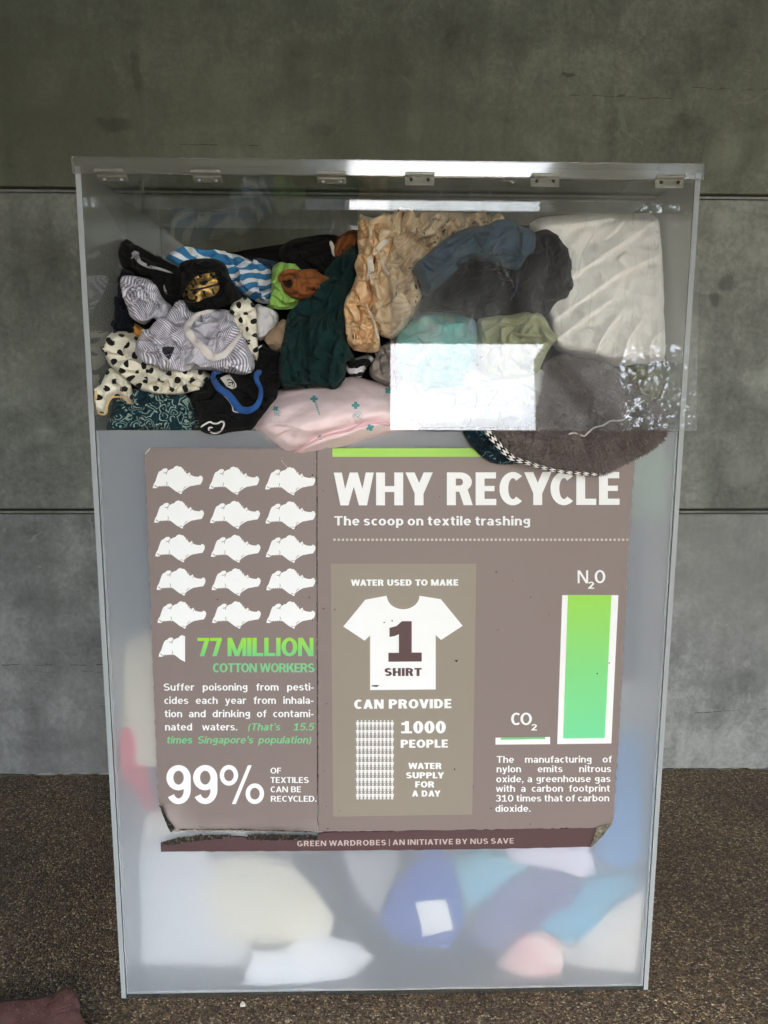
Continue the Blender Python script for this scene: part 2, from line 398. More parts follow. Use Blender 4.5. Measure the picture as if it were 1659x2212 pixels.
# flaps
XM = at(842, 650, -.01)[0]
ZH = ZL+.004
def flap_box(x0, x1, L, th, mat, ang, name, label):
    """a flap hinged along its top edge at (y=YH, z=ZH); ang > 0 swings its foot towards the viewer"""
    me = box_me(name, x0, x1, -th/2, th/2, -L, 0, .0008)
    o = bp(name, me, mat); o['label'] = label
    R_ = Matrix.Rotation(ang, 4, 'X'); me.transform(Matrix.Translation((0, -.0005+.0, ZH))@R_)
    me.transform(Matrix.Translation((0, -.002, 0))); return o, (Matrix.Translation((0, -.0025, ZH))@R_)
FL = .487
def yflap(ang, L): return -.0025-math.sin(ang)*L
ANG_R = rad(-7.6)
fr_o, FRM = flap_box(XM, BW-.004, FL, .004, M['flap'], ANG_R, 'flap', 'scratched clear flap hanging over the right half')
ANG_L = rad(73)
fl_o, FLM = flap_box(-BW+T+.006, XM-.004, FL, .004, M['clear'], ANG_L, 'flap', 'clear flap pushed in over the clothes')

def hinge(px, py, M4, parent, up, dark):
    """two leaves and a knuckle with screws"""
    x = at(px, py, -.006)[0]; w = .028
    h = link('hinge', box_me('hinge', x-w, x+w, -.020, -.0132, ZL+.001, ZL+.007, .002), M['hinge'])
    put(h, recycling_bin)
    me = box_me('hinge_leaf', x-w, x+w, -.0075, -.0023, -.021, -.001, .002); me.transform(M4)
    lf = link('hinge_leaf', me, M['hinge']); lf.parent = h
    for k in (-1, 1):
        bm = bmesh.new(); bmesh.ops.create_cone(bm, cap_ends=True, segments=10, radius1=.0034, radius2=.0026, depth=.002)
        bmesh.ops.rotate(bm, verts=bm.verts, cent=(0, 0, 0), matrix=Matrix.Rotation(rad(90), 3, 'X'))
        bmesh.ops.translate(bm, verts=bm.verts, vec=(x+k*w*.58, -.0085, -.011)); bmesh.ops.transform(bm, matrix=M4, verts=bm.verts)
        me = bpy.data.meshes.new('screw'); bm.to_mesh(me); bm.free()
        sc = link('screw', me, M['steel'] if up else M['edge']); sc.parent = h
for px in (240, 446, 716): hinge(px, 392, FLM, None, False, True)
for px in (906, 1176, 1444): hinge(px, 398, FRM, None, True, False)

# ------------------------------------------------------------------ the poster
def mat_print(name, c, rough=.42, spec=.4):
    m = NM(name); v = m.coord(); n = m.noise(v, 30, 4, .6)
    m.base(m.mix(m.math('MULTIPLY', n, .12), c, tuple(t*.6 for t in c)), rough, spec)
    b = m.math('SUBTRACT', .16, m.vor(v, 9), clamp=True); b = m.math('MULTIPLY', b, m.math('GREATER_THAN', m.noise(v, 5, 2, .5), .56))
    m.bump(m.math('ADD', m.math('MULTIPLY', m.noise(v, 5, 3, .5), 1.4), m.math('MULTIPLY', b, 1.2)), .22, .006); return m.m
M['poster'] = mat_print('poster_taupe', srgb(132, 120, 116))
M['pale_box'] = mat_print('poster_stone', srgb(146, 138, 125))
M['white'] = mat_print('print_white', srgb(240, 243, 243))
M['lime'] = mat_print('print_lime', srgb(160, 214, 84))
M['plum'] = mat_print('print_plum', srgb(86, 64, 66))
M['footer_grey'] = mat_print('print_footer', srgb(196, 182, 176))
M['dots'] = mat_print('print_dots', srgb(206, 198, 186))
M['mint'] = mat_print('print_mint', srgb(122, 200, 140))
M['grime'] = plain('poster_torn_edge', srgb(52, 42, 38), .9)
def mat_grad(name, c0, c1, z0, z1, mid=None):
    m = NM(name); s = m.n('ShaderNodeSeparateXYZ'); m.l(m.coord('Object'), s.inputs[0])
    mr = m.n('ShaderNodeMapRange'); m.l(s.outputs[2], mr.inputs[0]); mr.inputs[1].default_value = z0; mr.inputs[2].default_value = z1
    m.base(m.ramp(mr.outputs[0], [(0, c0)]+([(.5, mid)] if mid else [])+[(1, c1)]), .42, .4); return m.m

YP = -.0055      # front of the poster sheet
poster = empty('poster', (0, 0, at(830, 1400, 0)[2]), '', '')
for k in ('label', 'category'): del poster[k]
poster.parent = recycling_bin; poster.matrix_parent_inverse = Matrix.Translation(-recycling_bin.location)
def pp(o):
    o.parent = poster; o.matrix_parent_inverse = Matrix.Translation(-poster.location); return o
def flat(name, polys, mat, dy=.0006, jit=.000004):
    """flat print: polygons given in picture units, laid on the poster's plane"""
    V, F = [], []
    for i, P in enumerate(polys):
        k = len(V); V += list(ats(P, [YP-dy-(i % 97)*jit]*len(P))); F.append(tuple(range(k, k+len(P))))
    me = mesh(name, V, F)
    return pp(link(name, me, mat))
def bend(P):
    """how far the free lower corner of the left sheet lifts off (picture units in, metres out)"""
    x, y = P[:, 0], P[:, 1]
    a = np.clip((y-1735)/60, 0, 1)*np.clip((430-x)/70, 0, 1)*.020
    b = np.clip((y-1760)/38, 0, 1)**2*(.004+.004*np.sin(x*.03))
    c = np.clip((x-640)/45, 0, 1)*np.clip((y-1700)/100, 0, 1)**2*.006
    return a+b+c
def lerp_poly(P, t):
    P = np.asarray(P, float); s = np.r_[0, np.cumsum(np.linalg.norm(np.diff(P, axis=0), axis=1))]; s /= s[-1]
    return np.stack([np.interp(t, s, P[:, 0]), np.interp(t, s, P[:, 1])], -1)
def sheet(name, L, R, mat, nu, nv, bendf=None, th=.003, rough=1.0, seed=1, lab=None):
    """a stiff sheet between a left and a right edge curve, worn along its edges"""
    g = np.random.RandomState(seed); tv = np.linspace(0, 1, nv+1)
    a, b = lerp_poly(L, tv), lerp_poly(R, tv)
    a[:, 0] += g.normal(size=nv+1)*.5*rough; b[:, 0] += g.normal(size=nv+1)*.5*rough
    tu = np.linspace(0, 1, nu+1)[:, None, None]
    G = a[None]*(1-tu)+b[None]*tu
    G[:, -1, 1] += g.normal(size=nu+1)*.7*rough; G[:, 0, 1] += g.normal(size=nu+1)*.3*rough
    P = G.reshape(-1, 2); lift = bendf(P) if bendf else np.zeros(len(P))
    V = list(ats(P, YP-lift)); n = len(V); Vb = [p+np.array([0, th, 0]) for p in V]
    F = []
    for i in range(nu):
        for j in range(nv):
            q = (i*(nv+1)+j, i*(nv+1)+j+1, (i+1)*(nv+1)+j+1, (i+1)*(nv+1)+j); F.append(q); F.append(tuple(n+x for x in q[::-1]))
    ring = [i*(nv+1) for i in range(nu)]+[nu*(nv+1)+j for j in range(nv)]+[i*(nv+1)+nv for i in range(nu, 0, -1)]+[j for j in range(nv, 0, -1)]
    nf = len(F)
    for p, q in zip(ring, ring[1:]+ring[:1]): F.append((p, q, n+q, n+p))
    me = mesh(name, V+Vb, F); o = pp(link(name, me, mat)); me.materials.append(M['grime'])
    me.polygons.foreach_set('material_index', [1 if i >= nf or i % 2 else 0 for i in range(len(F))])
    if lab: o['label'] = lab
    return o
left_sheet = sheet('sheet', [(324, 968), (312, 979), (327, 1360), (342, 1732), (356, 1768), (371, 1796)],
                   [(683.5, 969), (684, 1300), (685.2, 1600), (686, 1797)], M['poster'], 60, 90, bend, seed=2, lab='taupe left sheet with a curled torn bottom edge')
main_sheet = sheet('sheet', [(685.5, 968), (686, 1300), (687, 1600), (688, 1797)],
                   [(1371.5, 968), (1371, 993), (1359, 1171), (1348, 1382), (1336.5, 1590), (1326, 1766), (1322.5, 1779), (1290, 1788)], M['poster'], 50, 90, None, seed=3)
# the plum strip along the foot: full width, its right corner folded forward
def band_sheet():
    xs = np.linspace(0, 1, 61); g = np.random.RandomState(8)
    top = lerp_poly([(347, 1821), (372, 1816), (429, 1808), (498, 1808), (516, 1806), (535, 1811), (620, 1808), (686, 1811), (688, 1798.5), (1022, 1793), (1290, 1788.5)], xs)
    bot = lerp_poly([(347.5, 1839.5), (690, 1838), (1022, 1834.5), (1276, 1829.5)], xs)
    top[:, 1] += g.normal(size=61)*.3; bot[:, 1] += g.normal(size=61)*.3
    V = list(ats(top, YP-.0001))+list(ats(bot, YP-.0001)); n = 61
    Vb = [p+np.array([0, .003, 0]) for p in V]; V = V+Vb; F, mi = [], []
    for i in range(60):
        F.append((i, n+i, n+i+1, i+1)); mi.append(0)
        F.append((i, i+1, 2*n+i+1, 2*n+i)); F.append((n+i, 3*n+i, 3*n+i+1, n+i+1)); mi += [1, 1]
    F += [(0, 2*n, 3*n, n), (n-1, 2*n-1, 4*n-1, 3*n-1)]; mi += [1, 1]
    me = mesh('footer_band', V, F); o = pp(link('footer_band', me, M['plum'])); me.materials.append(M['grime'])
    me.polygons.foreach_set('material_index', mi); return o
def ats_s(P, Y): return ats(P, [Y]*len(P))
_ats = ats
def ats(P, Y):
    P = np.asarray(P, float).reshape(-1, 2)
    if np.ndim(Y) == 0: Y = [Y]*len(P)
    return _ats(P, Y)
band_sheet()
# torn grimy fringe of the left sheet: peeled core showing under its lower edge and along the strip
def fringe(name, top, bot, mat, n=50, seed=1, dy=.0004, jit=1.0):
    g = np.random.RandomState(seed); t = np.linspace(0, 1, n)
    a, b = lerp_poly(top, t), lerp_poly(bot, t); a[:, 1] += g.normal(size=n)*.7*jit; b[:, 1] += g.normal(size=n)*.9*jit
    V = list(ats(a, YP-dy-g.rand(n)*.002))+list(ats(b, YP-dy-g.rand(n)*.003)); F = [(i, n+i, n+i+1, i+1) for i in range(n-1)]
    return pp(link(name, mesh(name, V, F), mat))
def mat_torn():
    m = NM('torn_core'); v = m.coord(); n = m.noise(v, 160, 5, .7)
    m.base(m.ramp(n, [(.42, srgb(20, 18, 15)), (.56, srgb(56, 50, 40)), (.68, srgb(140, 130, 112))]), .95); m.bump(n, .8, .003); return m.m
M['torn'] = mat_torn()
fringe('torn_edge', [(350, 1740), (362, 1770), (380, 1790)], [(343, 1738), (355, 1770), (369, 1800)], M['torn'], 30, 3, .0215)
fringe('torn_edge', [(349, 1819), (385, 1809), (430, 1803), (500, 1803)], [(349, 1827), (385, 1823), (430, 1816), (500, 1810)], M['torn'], 60, 4, .002)
fringe('torn_edge', [(536, 1802), (600, 1802), (686, 1804)], [(532, 1814), (600, 1815), (686, 1814)], M['torn'], 60, 5, .002)
fringe('torn_edge', [(372, 1790), (420, 1791), (514, 1791), (600, 1793), (686, 1797)], [(371, 1793), (420, 1792.5), (514, 1793.5), (600, 1795), (686, 1799)], M['torn'], 90, 6, .010, .5)
# folded corner, lower right: the sheet's paler back turned forward
def fold():
    P = [(1289.5, 1787.5), (1323, 1778), (1302, 1806), (1277, 1830)]
    Y = [YP-.002, YP-.003, YP-.016, YP-.003]
    V = list(ats(P, Y)); c = sum(V)/4; c[1] = YP-.011; V.append(c)
    F = [(0, 1, 4), (1, 2, 4), (2, 3, 4), (3, 0, 4)]
    m = NM('poster_back'); n = m.noise(m.coord(), 120, 4, .7); m.base(m.ramp(n, [(.4, srgb(92, 86, 72)), (.6, srgb(150, 144, 124))]), .8)
    me = mesh('folded_corner', V, F); o = pp(link('folded_corner', me, m.m))
    sol = o.modifiers.new('s', 'SOLIDIFY'); sol.thickness = .0015
fold()
fringe('worn_corner', [(313, 979), (319, 972), (325, 966.5)], [(313, 982), (320, 976), (325, 969)], plain('bare_core', srgb(205, 200, 190), .9), 12, 9, .0008, .4)
flat('seam', [[(683.8, 969), (685.2, 969), (686.6, 1740), (684.9, 1740)]], M['grime'], .0002)

# lettering: drawn from strokes of a heavy grotesque
def glyph(c, w, h):
    P = []
    X = .73
    def V(x0, x1, y0=0.0, y1=1.0, t=None):
        t = w if t is None else t; P.append([(x0, y0), (x0+t, y0), (x1+t, y1), (x1, y1)])
    def B(x0, y0, x1, y1): P.append([(x0, y0), (x1, y0), (x1, y1), (x0, y1)])
    def A(cx, cy, rx, ry, a0=0, a1=360, tw=None, th=None):
        tw = w if tw is None else tw; th = h if th is None else th
        n = max(3, int(abs(a1-a0)/15)); a = [rad(a0+(a1-a0)*i/n) for i in range(n+1)]
        for p, q in zip(a, a[1:]):
            P.append([(cx+(rx-tw)*math.cos(p), cy+(ry-th)*math.sin(p)), (cx+rx*math.cos(p), cy+ry*math.sin(p)),
                      (cx+rx*math.cos(q), cy+ry*math.sin(q)), (cx+(rx-tw)*math.cos(q), cy+(ry-th)*math.sin(q))])
    d = w*1.08
    if c == 'A': V(0, .40-w*.5, t=w); V(.80-w, .40-w*.5, t=w); B(.2, .2, .6, .2+h*.85); adv = .8
    elif c == 'B': V(0, 0); q = (1+h*.8)/4; B(w*.9, 0, .36, h); B(w*.9, .5-h*.4, .36, .5+h*.4); B(w*.9, 1-h, .36, 1); A(.36, 1-q, .31, q, -90, 90); A(.36, q, .34, q, -90, 90); adv = .72
    elif c == 'C': A(.38, .5, .38, .51, 48, 312); adv = .66
    elif c == 'D': V(0, 0); B(w*.9, 0, .36, h); B(w*.9, 1-h, .36, 1); A(.36, .5, .38, .5, -90, 90); adv = .76
    elif c == 'E': V(0, 0); B(w*.9, 0, .58, h); B(w*.9, .5-h*.4, .53, .5+h*.45); B(w*.9, 1-h, .57, 1); adv = .60
    elif c == 'F': V(0, 0); B(w*.9, .5-h*.5, .52, .5+h*.4); B(w*.9, 1-h, .57, 1); adv = .57
    elif c == 'G': A(.39, .5, .39, .51, 48, 330); B(.42, .36, .77, .36+h*.8); V(.77-w*.9, .77-w*.9, .08, .42, w*.9); adv = .80
    elif c == 'H': V(0, 0); V(.76-w, .76-w); B(w*.9, .5-h*.5, .76-w*.9, .5+h*.45); adv = .76
    elif c == 'I': V(0, 0); adv = w
    elif c == 'K': V(0, 0); V(w*.75, .74-d*1.1, .36, 1, d*1.1); V(.78-d*1.1, .27, 0, .62, d*1.1); adv = .78
    elif c == 'L': V(0, 0); B(w*.9, 0, .56, h); adv = .57
    elif c == 'M': V(0, 0, t=w*.9); V(.96-w*.9, .96-w*.9, t=w*.9); V(.48-w*.48, .01, 0, 1, w*.96); V(.48-w*.48, .95-w*.96, 0, 1, w*.96); adv = .96
    elif c == 'N': V(0, 0, t=w*.88); V(.78-w*.88, .78-w*.88, t=w*.88); V(.78-d, 0, t=d); adv = .78
    elif c == 'O': A(.41, .5, .41, .51); adv = .82
    elif c == 'P': V(0, 0); B(w*.9, .38, .36, .38+h); B(w*.9, 1-h, .36, 1); A(.36, .69, .33, .31, -90, 90); adv = .70
    elif c == 'R': V(0, 0); B(w*.9, .41, .37, .41+h); B(w*.9, 1-h, .37, 1); A(.37, .705, .33, .295, -90, 90); V(.72-w, .32, 0, .5, w*1.02); adv = .74
    elif c == 'S':
        q = (1+h)/4; A(.34, 1-q, .33, q, 28, 270); A(.34, q, .35, q, -152, 90); adv = .69
    elif c == 'T': B(0, 1-h, .68, 1); V(.34-w/2, .34-w/2, 0, 1-h*.95); adv = .68
    elif c == 'U': V(0, 0, .36, 1); V(.76-w, .76-w, .36, 1); A(.38, .37, .38, .38, 180, 360); adv = .76
    elif c == 'V': V(.40-w*.5, 0); V(.40-w*.5, .8-w); adv = .8
    elif c == 'W': V(.30-w*.45, 0, t=w*.9); V(.30-w*.45, .56-w*.45, t=w*.9); V(.82-w*.45, .56-w*.45, t=w*.9); V(.82-w*.45, 1.12-w*.9, t=w*.9); adv = 1.12
    elif c == 'X': V(0, .74-d, t=d); V(.74-d, 0, t=d); adv = .74
    elif c == 'Y': V(.38-w*.5, 0, .36, 1, w*1.02); V(.38-w*.5, .76-w, .36, 1, w*1.02); V(.38-w/2, .38-w/2, 0, .42); adv = .76
    elif c == '0': A(.325, .5, .325, .51); adv = .65
    elif c == '1': V(.24, .24); P.append([(0.02, .66), (.26, .76), (.26+w*.3, 1), (.2, .9)][:4]); B(.02, .68, .26, .88); B(0, 0, .24+w+.2, h*.9); adv = .26+w+.18
    elif c == '2': A(.31, .69, .31, .31, -25, 165); V(0.02, .36, h*.8, .62, w*1.25); B(0, 0, .62, h); adv = .63
    elif c == '3': q = (1+h*.9)/4; A(.3, 1-q, .3, q, -90, 155); A(.3, q, .32, q, -155, 90); adv = .63
    elif c == '5': B(.08, 1-h, .58, 1); V(.04, .08, .44, 1, w*.85); A(.3, .33, .32, .34, -150, 125); adv = .63
    elif c == '7': B(0, 1-h, .60, 1); V(.12, .60-w, 0, 1-h*.6, w); adv = .60
    elif c == '9': A(.33, .68, .33, .33); A(.33, .36, .33, .37, -150, 15); V(.66-w, .66-w, .36, .68); adv = .67
    elif c == '%':
        k = .78; A(.25, .74, .25, .27, tw=w*k*.8, th=h*k); A(.95, .26, .25, .27, tw=w*k*.8, th=h*k); V(.33, .80-w*.2, -.01, 1.0, w*.55); adv = 1.2
    elif c == 'a': A(.27, .46, .27, .28, 0, 150); V(.54-w, .54-w, 0, .47); A(.25, .215, .25, .225, 0, 360, tw=w*.95, th=h*.85); adv = .56
    elif c == 'b': V(0, 0); A(.31, X/2, .29, X/2+.005); adv = .60
    elif c == 'c': A(.29, X/2, .29, X/2+.005, 50, 310); adv = .485
    elif c == 'd': V(.60-w, .60-w); A(.29, X/2, .29, X/2+.005); adv = .62
    elif c == 'e': A(.295, X/2, .295, X/2+.005, 0, 318); B(w*.8, X/2-h*.42, .57, X/2+h*.36); adv = .59
    elif c == 'f': V(.1, .1, 0, .78); A(.1+.24, .76, .24, .25, 75, 180); B(0, X-h*.85, .38, X); adv = .39
    elif c == 'g': A(.28, .45, .27, .285); V(.56-w, .56-w, -.02, X); A(.29, 0.0, .28, .25, 205, 360); adv = .58
    elif c == 'h': V(0, 0); V(.57-w, .57-w, 0, .45); A(.285, .44, .285, .295, 0, 165); adv = .57
    elif c == 'i': V(0, 0, 0, X); B(0, .83, w, 1.02); adv = w
    elif c == 'k': V(0, 0); V(w*.8, .56-d, .26, X, d); V(.60-d, .22, 0, .46, d); adv = .60
    elif c == 'l': V(0, 0); adv = w
    elif c == 'm':
        V(0, 0, 0, X)
        for k in (0, .36): V(.54-w+k, .54-w+k, 0, .45); A(.27+k, .44, .27, .295, 0, 165)
        adv = .90
    elif c == 'n': V(0, 0, 0, X); V(.57-w, .57-w, 0, .45); A(.285, .44, .285, .295, 0, 165); adv = .57
    elif c == 'o': A(.30, X/2, .30, X/2+.005); adv = .60
    elif c == 'p': V(0, 0, -.26, X); A(.31, X/2, .29, X/2+.005); adv = .60
    elif c == 'r': V(0, 0, 0, X); A(.30, .42, .28, .31, 62, 165); adv = .38
    elif c == 's': q = (X+h*.9)/4; A(.25, X-q, .25, q, 25, 270, th=h*.9); A(.25, q, .26, q, -155, 90, th=h*.9); adv = .52
    elif c == 't': V(.08, .08, .2, .93); A(.08+.24, .22, .24, .225, 180, 285); B(0, X-h*.85, .38, X); adv = .38
    elif c == 'u': V(0, 0, .28, X); V(.57-w, .57-w, 0, X); A(.285, .285, .285, .29, 180, 350); adv = .57
    elif c == 'w': V(.22-w*.42, 0, 0, X, w*.85); V(.22-w*.42, .42-w*.42, 0, X, w*.85); V(.62-w*.42, .42-w*.42, 0, X, w*.85); V(.62-w*.42, .84-w*.85, 0, X, w*.85); adv = .84
    elif c == 'x': V(0, .58-d, 0, X, d); V(.58-d, 0, 0, X, d); adv = .58
    elif c == 'y': V(.29-w*.5, 0, 0, X, w); V(.12, .58-w, -.26, X, w); B(.02, -.26, .2, -.26+h*.8); adv = .58
    elif c == '.': B(0, 0, w*1.05, w*1.05); adv = w*1.05
    elif c == ',': B(0, 0, w, w); V(-.02, w*.45, -.18, 0.02, w*.5); adv = w
    elif c == "'": V(.02, .06, .68, 1, w*.8); adv = w
    elif c == '-': B(0, .28, .3, .28+h); adv = .3
    elif c == '(': A(.42, .38, .42, .72, 128, 232, tw=w*.85, th=h); adv = .24
    elif c == ')': A(-.18, .38, .42, .72, -52, 52, tw=w*.85, th=h); adv = .24
    elif c == '|': V(0, 0, -.15, 1.1, w*.55); adv = w*.55
    else: adv = .3
    return P, adv
KERN = {'CY': .03, 'YC': .09, 'WA': .08, 'AT': .08, 'AY': .09, 'TO': .04, 'PL': .0, 'AR': .02, 'OV': .04, 'VI': .03, 'AV': .09, 'TE': .03, 'LY': .08, 'TT': .0}
def text(name, s, x0, x1, yb0, yb1, cap, mat, w=.23, h=.18, tr=.07, skew=0.0, just=None, dy=.0007, sp=.42):
    """s between x0 and x1 on a baseline running from yb0 to yb1; just = fixed letter width factor, words spread to fill"""
    words = s.split(' '); adv = []; polys = []
    def wlen(t): return sum(glyph(c, w, h)[1] for c in t)+tr*(len(t)-1)-sum(KERN.get(t[i:i+2], 0) for i in range(len(t)-1))
    tot = sum(wlen(t) for t in words)
    if just:
        kx = cap*just; gap = ((x1-x0)/kx-tot)/max(1, len(words)-1)
    else:
        kx = (x1-x0)/(tot+sp*(len(words)-1)); gap = sp
    X = 0
    for t in words:
        for ci, c in enumerate(t):
            X -= KERN.get(t[ci-1:ci+1], 0) if ci else 0
            P, a = glyph(c, w, h)
            for p in P:
                q = []
                for (gx, gy) in p:
                    px = x0+(X+gx)*kx+skew*gy*cap; f = (px-x0)/(x1-x0)
                    q.append((px, yb0+(yb1-yb0)*f-gy*cap))
                polys.append(q)
            X += a+tr
        X += gap-tr
    return flat(name, polys, mat, dy)
wh = M['white']
flat('green_bar', [[(718, 968.3), (1366, 968.3), (1366, 986.8), (718, 986.8)]], M['lime'])
text('headline', 'WHY RECYCLE', 721, 1340, 1091.8, 1090.6, 71, wh, .25, .19, .065, sp=.40)
text('subheading', 'The scoop on textile trashing', 722, 1145.5, 1135, 1135, 20, wh, .19, .155, .10, sp=.34)
flat('dotted_rule', [[(720+i*9.17, 1163.4), (724.9+i*9.17, 1163.4), (724.9+i*9.17, 1168.3), (720+i*9.17, 1168.3)] for i in range(70)], M['dots'])
pb = flat('stone_panel', [[(714.7, 1217.7), (1028.8, 1217.7), (1020, 1759.5), (719.7, 1764)]], M['pale_box'], .0003)
def Z(P, ox, oy, k): return [(ox+k*x, oy+k*y) for x, y in P]
text('caption', 'WATER USED TO MAKE', 758.2, 990, 1265.5, 1265, 13.6, wh, .27, .21, .08)
neck = [(685+133*math.cos(rad(a)), 300+110*math.sin(rad(a))) for a in range(4, 177, 8)]
flat('shirt_print', [Z([(818, 300)]+neck+[(548, 300), (375, 332), (195, 552), (370, 668), (414, 625), (414, 1072), (951, 1067), (951, 622), (995, 662), (1172, 546), (993, 328)], 690.1, 1207.7, .264)], wh)
flat('numeral', [Z([(573, 563), (630, 548), (675, 508), (755, 508), (755, 765), (837, 765), (837, 838), (564, 840), (564, 767), (650, 767), (650, 615), (615, 630), (573, 637)], 690.1, 1207.7, .264)], M['plum'], .0012)
text('caption', 'SHIRT', 830.6, 910.8, 1460.3, 1460.2, 17.2, M['plum'], .27, .20, .09, dy=.0012)
text('caption', 'CAN PROVIDE', 765, 975.7, 1531.3, 1529.8, 20, wh, .27, .20, .09)
text('caption', '1000', 866.5, 963, 1584.2, 1584, 26.5, wh, .26, .19, .07)
text('caption', 'PEOPLE', 865.7, 968, 1615.5, 1615, 17.6, wh, .26, .20, .08)
for s, a, b, y in (('WATER', 882, 954, 1661), ('SUPPLY', 877, 959, 1681.4), ('FOR', 897, 938.3, 1701), ('A DAY', 890, 951.5, 1720.7)):
    text('caption', s, a, b, y, y, 13.2, wh, .26, .20, .08)
pic = []
for r in range(10):
    for c in range(10):
        x = 772.6+c*8.28; y = 1555.5+r*17.22
        pic += [[(x+1.7*math.cos(rad(t)), y+1.7+1.7*math.sin(rad(t))) for t in range(0, 360, 45)],
                [(x-3.6, y+4.2), (x+3.6, y+4.2), (x+3.6, y+10.5), (x+2.7, y+10.5), (x+2.7, y+5.8), (x+2.1, y+5.8), (x+2.1, y+16.4), (x+.3, y+16.4), (x+.3, y+10.8), (x-.3, y+10.8), (x-.3, y+16.4), (x-2.1, y+16.4), (x-2.1, y+5.8), (x-2.7, y+5.8), (x-2.7, y+10.5), (x-3.6, y+10.5)]]
flat('people_pictogram', pic, wh)
text('formula', 'N', 1247.7, 1270.5, 1260, 1260, 28, wh, .17, .14); text('formula', '2', 1270.5, 1283.6, 1271.8, 1271.8, 15.5, wh, .2, .16); text('formula', 'O', 1284.4, 1307.7, 1259.6, 1259.6, 28, wh, .19, .14)
text('formula', 'CO', 1104, 1149, 1566.2, 1566, 26.5, wh, .19, .145, .0); text('formula', '2', 1147.7, 1160, 1578, 1578, 14, wh, .2, .16)
flat('bar_frame', [[(1214.5, 1285.6), (1335.9, 1285.6), (1320.6, 1606), (1203.6, 1607.5)]], wh)
zb0, zb1 = at(1260, 1595, 0)[2], at(1260, 1285, 0)[2]
flat('green_bar', [[(1226.8, 1285.9), (1320.9, 1285.9), (1306.5, 1594.3), (1216.5, 1595.2)]], mat_grad('bar_green', srgb(112, 216, 156), srgb(150, 214, 78), zb0, zb1, srgb(126, 214, 130)), .0012)
flat('bar_frame', [[(1070.4, 1593.4), (1188.3, 1592), (1188.3, 1607.5), (1070.4, 1608.4)]], wh)
flat('green_bar', [[(1081.6, 1593.4), (1177.7, 1592), (1177.7, 1596.6), (1081.6, 1598.1)]], M['mint'], .0012)
for s, a, b, y in (('The manufacturing of', 1072.8, 1321.8, 1647.8), ('nylon emits nitrous', 1072.8, 1320.3, 1668.4), ('oxide, a greenhouse gas', 1072, 1319, 1689.9),
                   ('with a carbon footprint', 1071.3, 1317.7, 1710.6), ('310 times that of carbon', 1070.7, 1316, 1731.6)):
    text('paragraph', s, a, b, y, y-.6, 14.6, wh, .165, .135, .09, just=1.27)
text('paragraph', 'dioxide.', 1070, 1146, 1753.7, 1753.5, 14.6, wh, .165, .135, .09)
text('footer_lettering', 'GREEN WARDROBES | AN INITIATIVE BY NUS SAVE', 642, 1110, 1828.2, 1822, 11.6, M['footer_grey'], .2, .16, .16, sp=.42)
zt = mat_grad('million_green', srgb(108, 204, 130), srgb(150, 216, 66), at(500, 1417, 0)[2], at(500, 1378, 0)[2])
text('headline', '77 MILLION', 426.6, 677, 1417.4, 1417.3, 39.5, zt, .225, .17, .04, sp=.30)
text('caption', 'COTTON WORKERS', 460, 679.6, 1452.2, 1452.2, 19.4, M['mint'], .21, .16, .03, sp=.30)
for s, a, b, y in (('Suffer poisoning from pesti-', 353.5, 677.4, 1491.9), ('cides each year from inhala-', 354.8, 677.4, 1520.6), ('tion and drinking of contami-', 355.6, 677.4, 1549.4)):
    text('paragraph', s, a, b, y, y-.3, 15.6, wh, .165, .135, .09, just=1.22)
text('paragraph', 'nated waters.', 356.7, 512.5, 1577.9, 1577.8, 15.6, wh, .165, .135, .09, just=1.22)
text('paragraph', "(That's 15.5", 535, 677.4, 1577.8, 1577.7, 15.6, M['mint'], .165, .135, .09, .2, just=1.22)
text('paragraph', "times Singapore's population)", 359.3, 671, 1606, 1605.8, 15.6, M['mint'], .165, .135, .09, .2, just=1.22)
text('headline', '99%', 359.3, 570.5, 1736.4, 1736, 83, wh, .19, .15, .05)
for s, a, b, y in (('OF', 584.2, 607.5, 1671), ('TEXTILES', 584.2, 667, 1691.3), ('CAN BE', 584.5, 650.5, 1711.5), ('RECYCLED.', 585, 684, 1731.8)):
    text('caption', s, a, b, y, y, 12.7, wh, .19, .15, .08)
ISL = [(143, 425), (150, 395), (165, 370), (176, 336), (185, 310), (195, 290), (215, 280), (232, 265), (255, 262), (268, 272), (275, 280), (290, 270), (310, 265), (325, 248), (345, 242), (362, 250), (375, 249), (386, 262), (395, 270), (402, 281), (415, 285), (420, 300), (435, 305), (447, 295), (453, 310), (463, 322), (490, 330), (520, 332), (530, 322), (545, 325), (556, 345), (550, 370), (535, 395), (500, 400), (478, 405), (455, 408), (430, 420), (412, 432), (400, 440), (385, 452), (382, 468), (374, 475), (355, 462), (330, 450), (305, 430), (285, 415), (270, 406), (262, 412), (255, 404), (246, 412), (240, 405), (230, 412), (222, 406), (212, 413), (200, 408), (190, 414), (180, 408), (184, 420), (170, 426)]
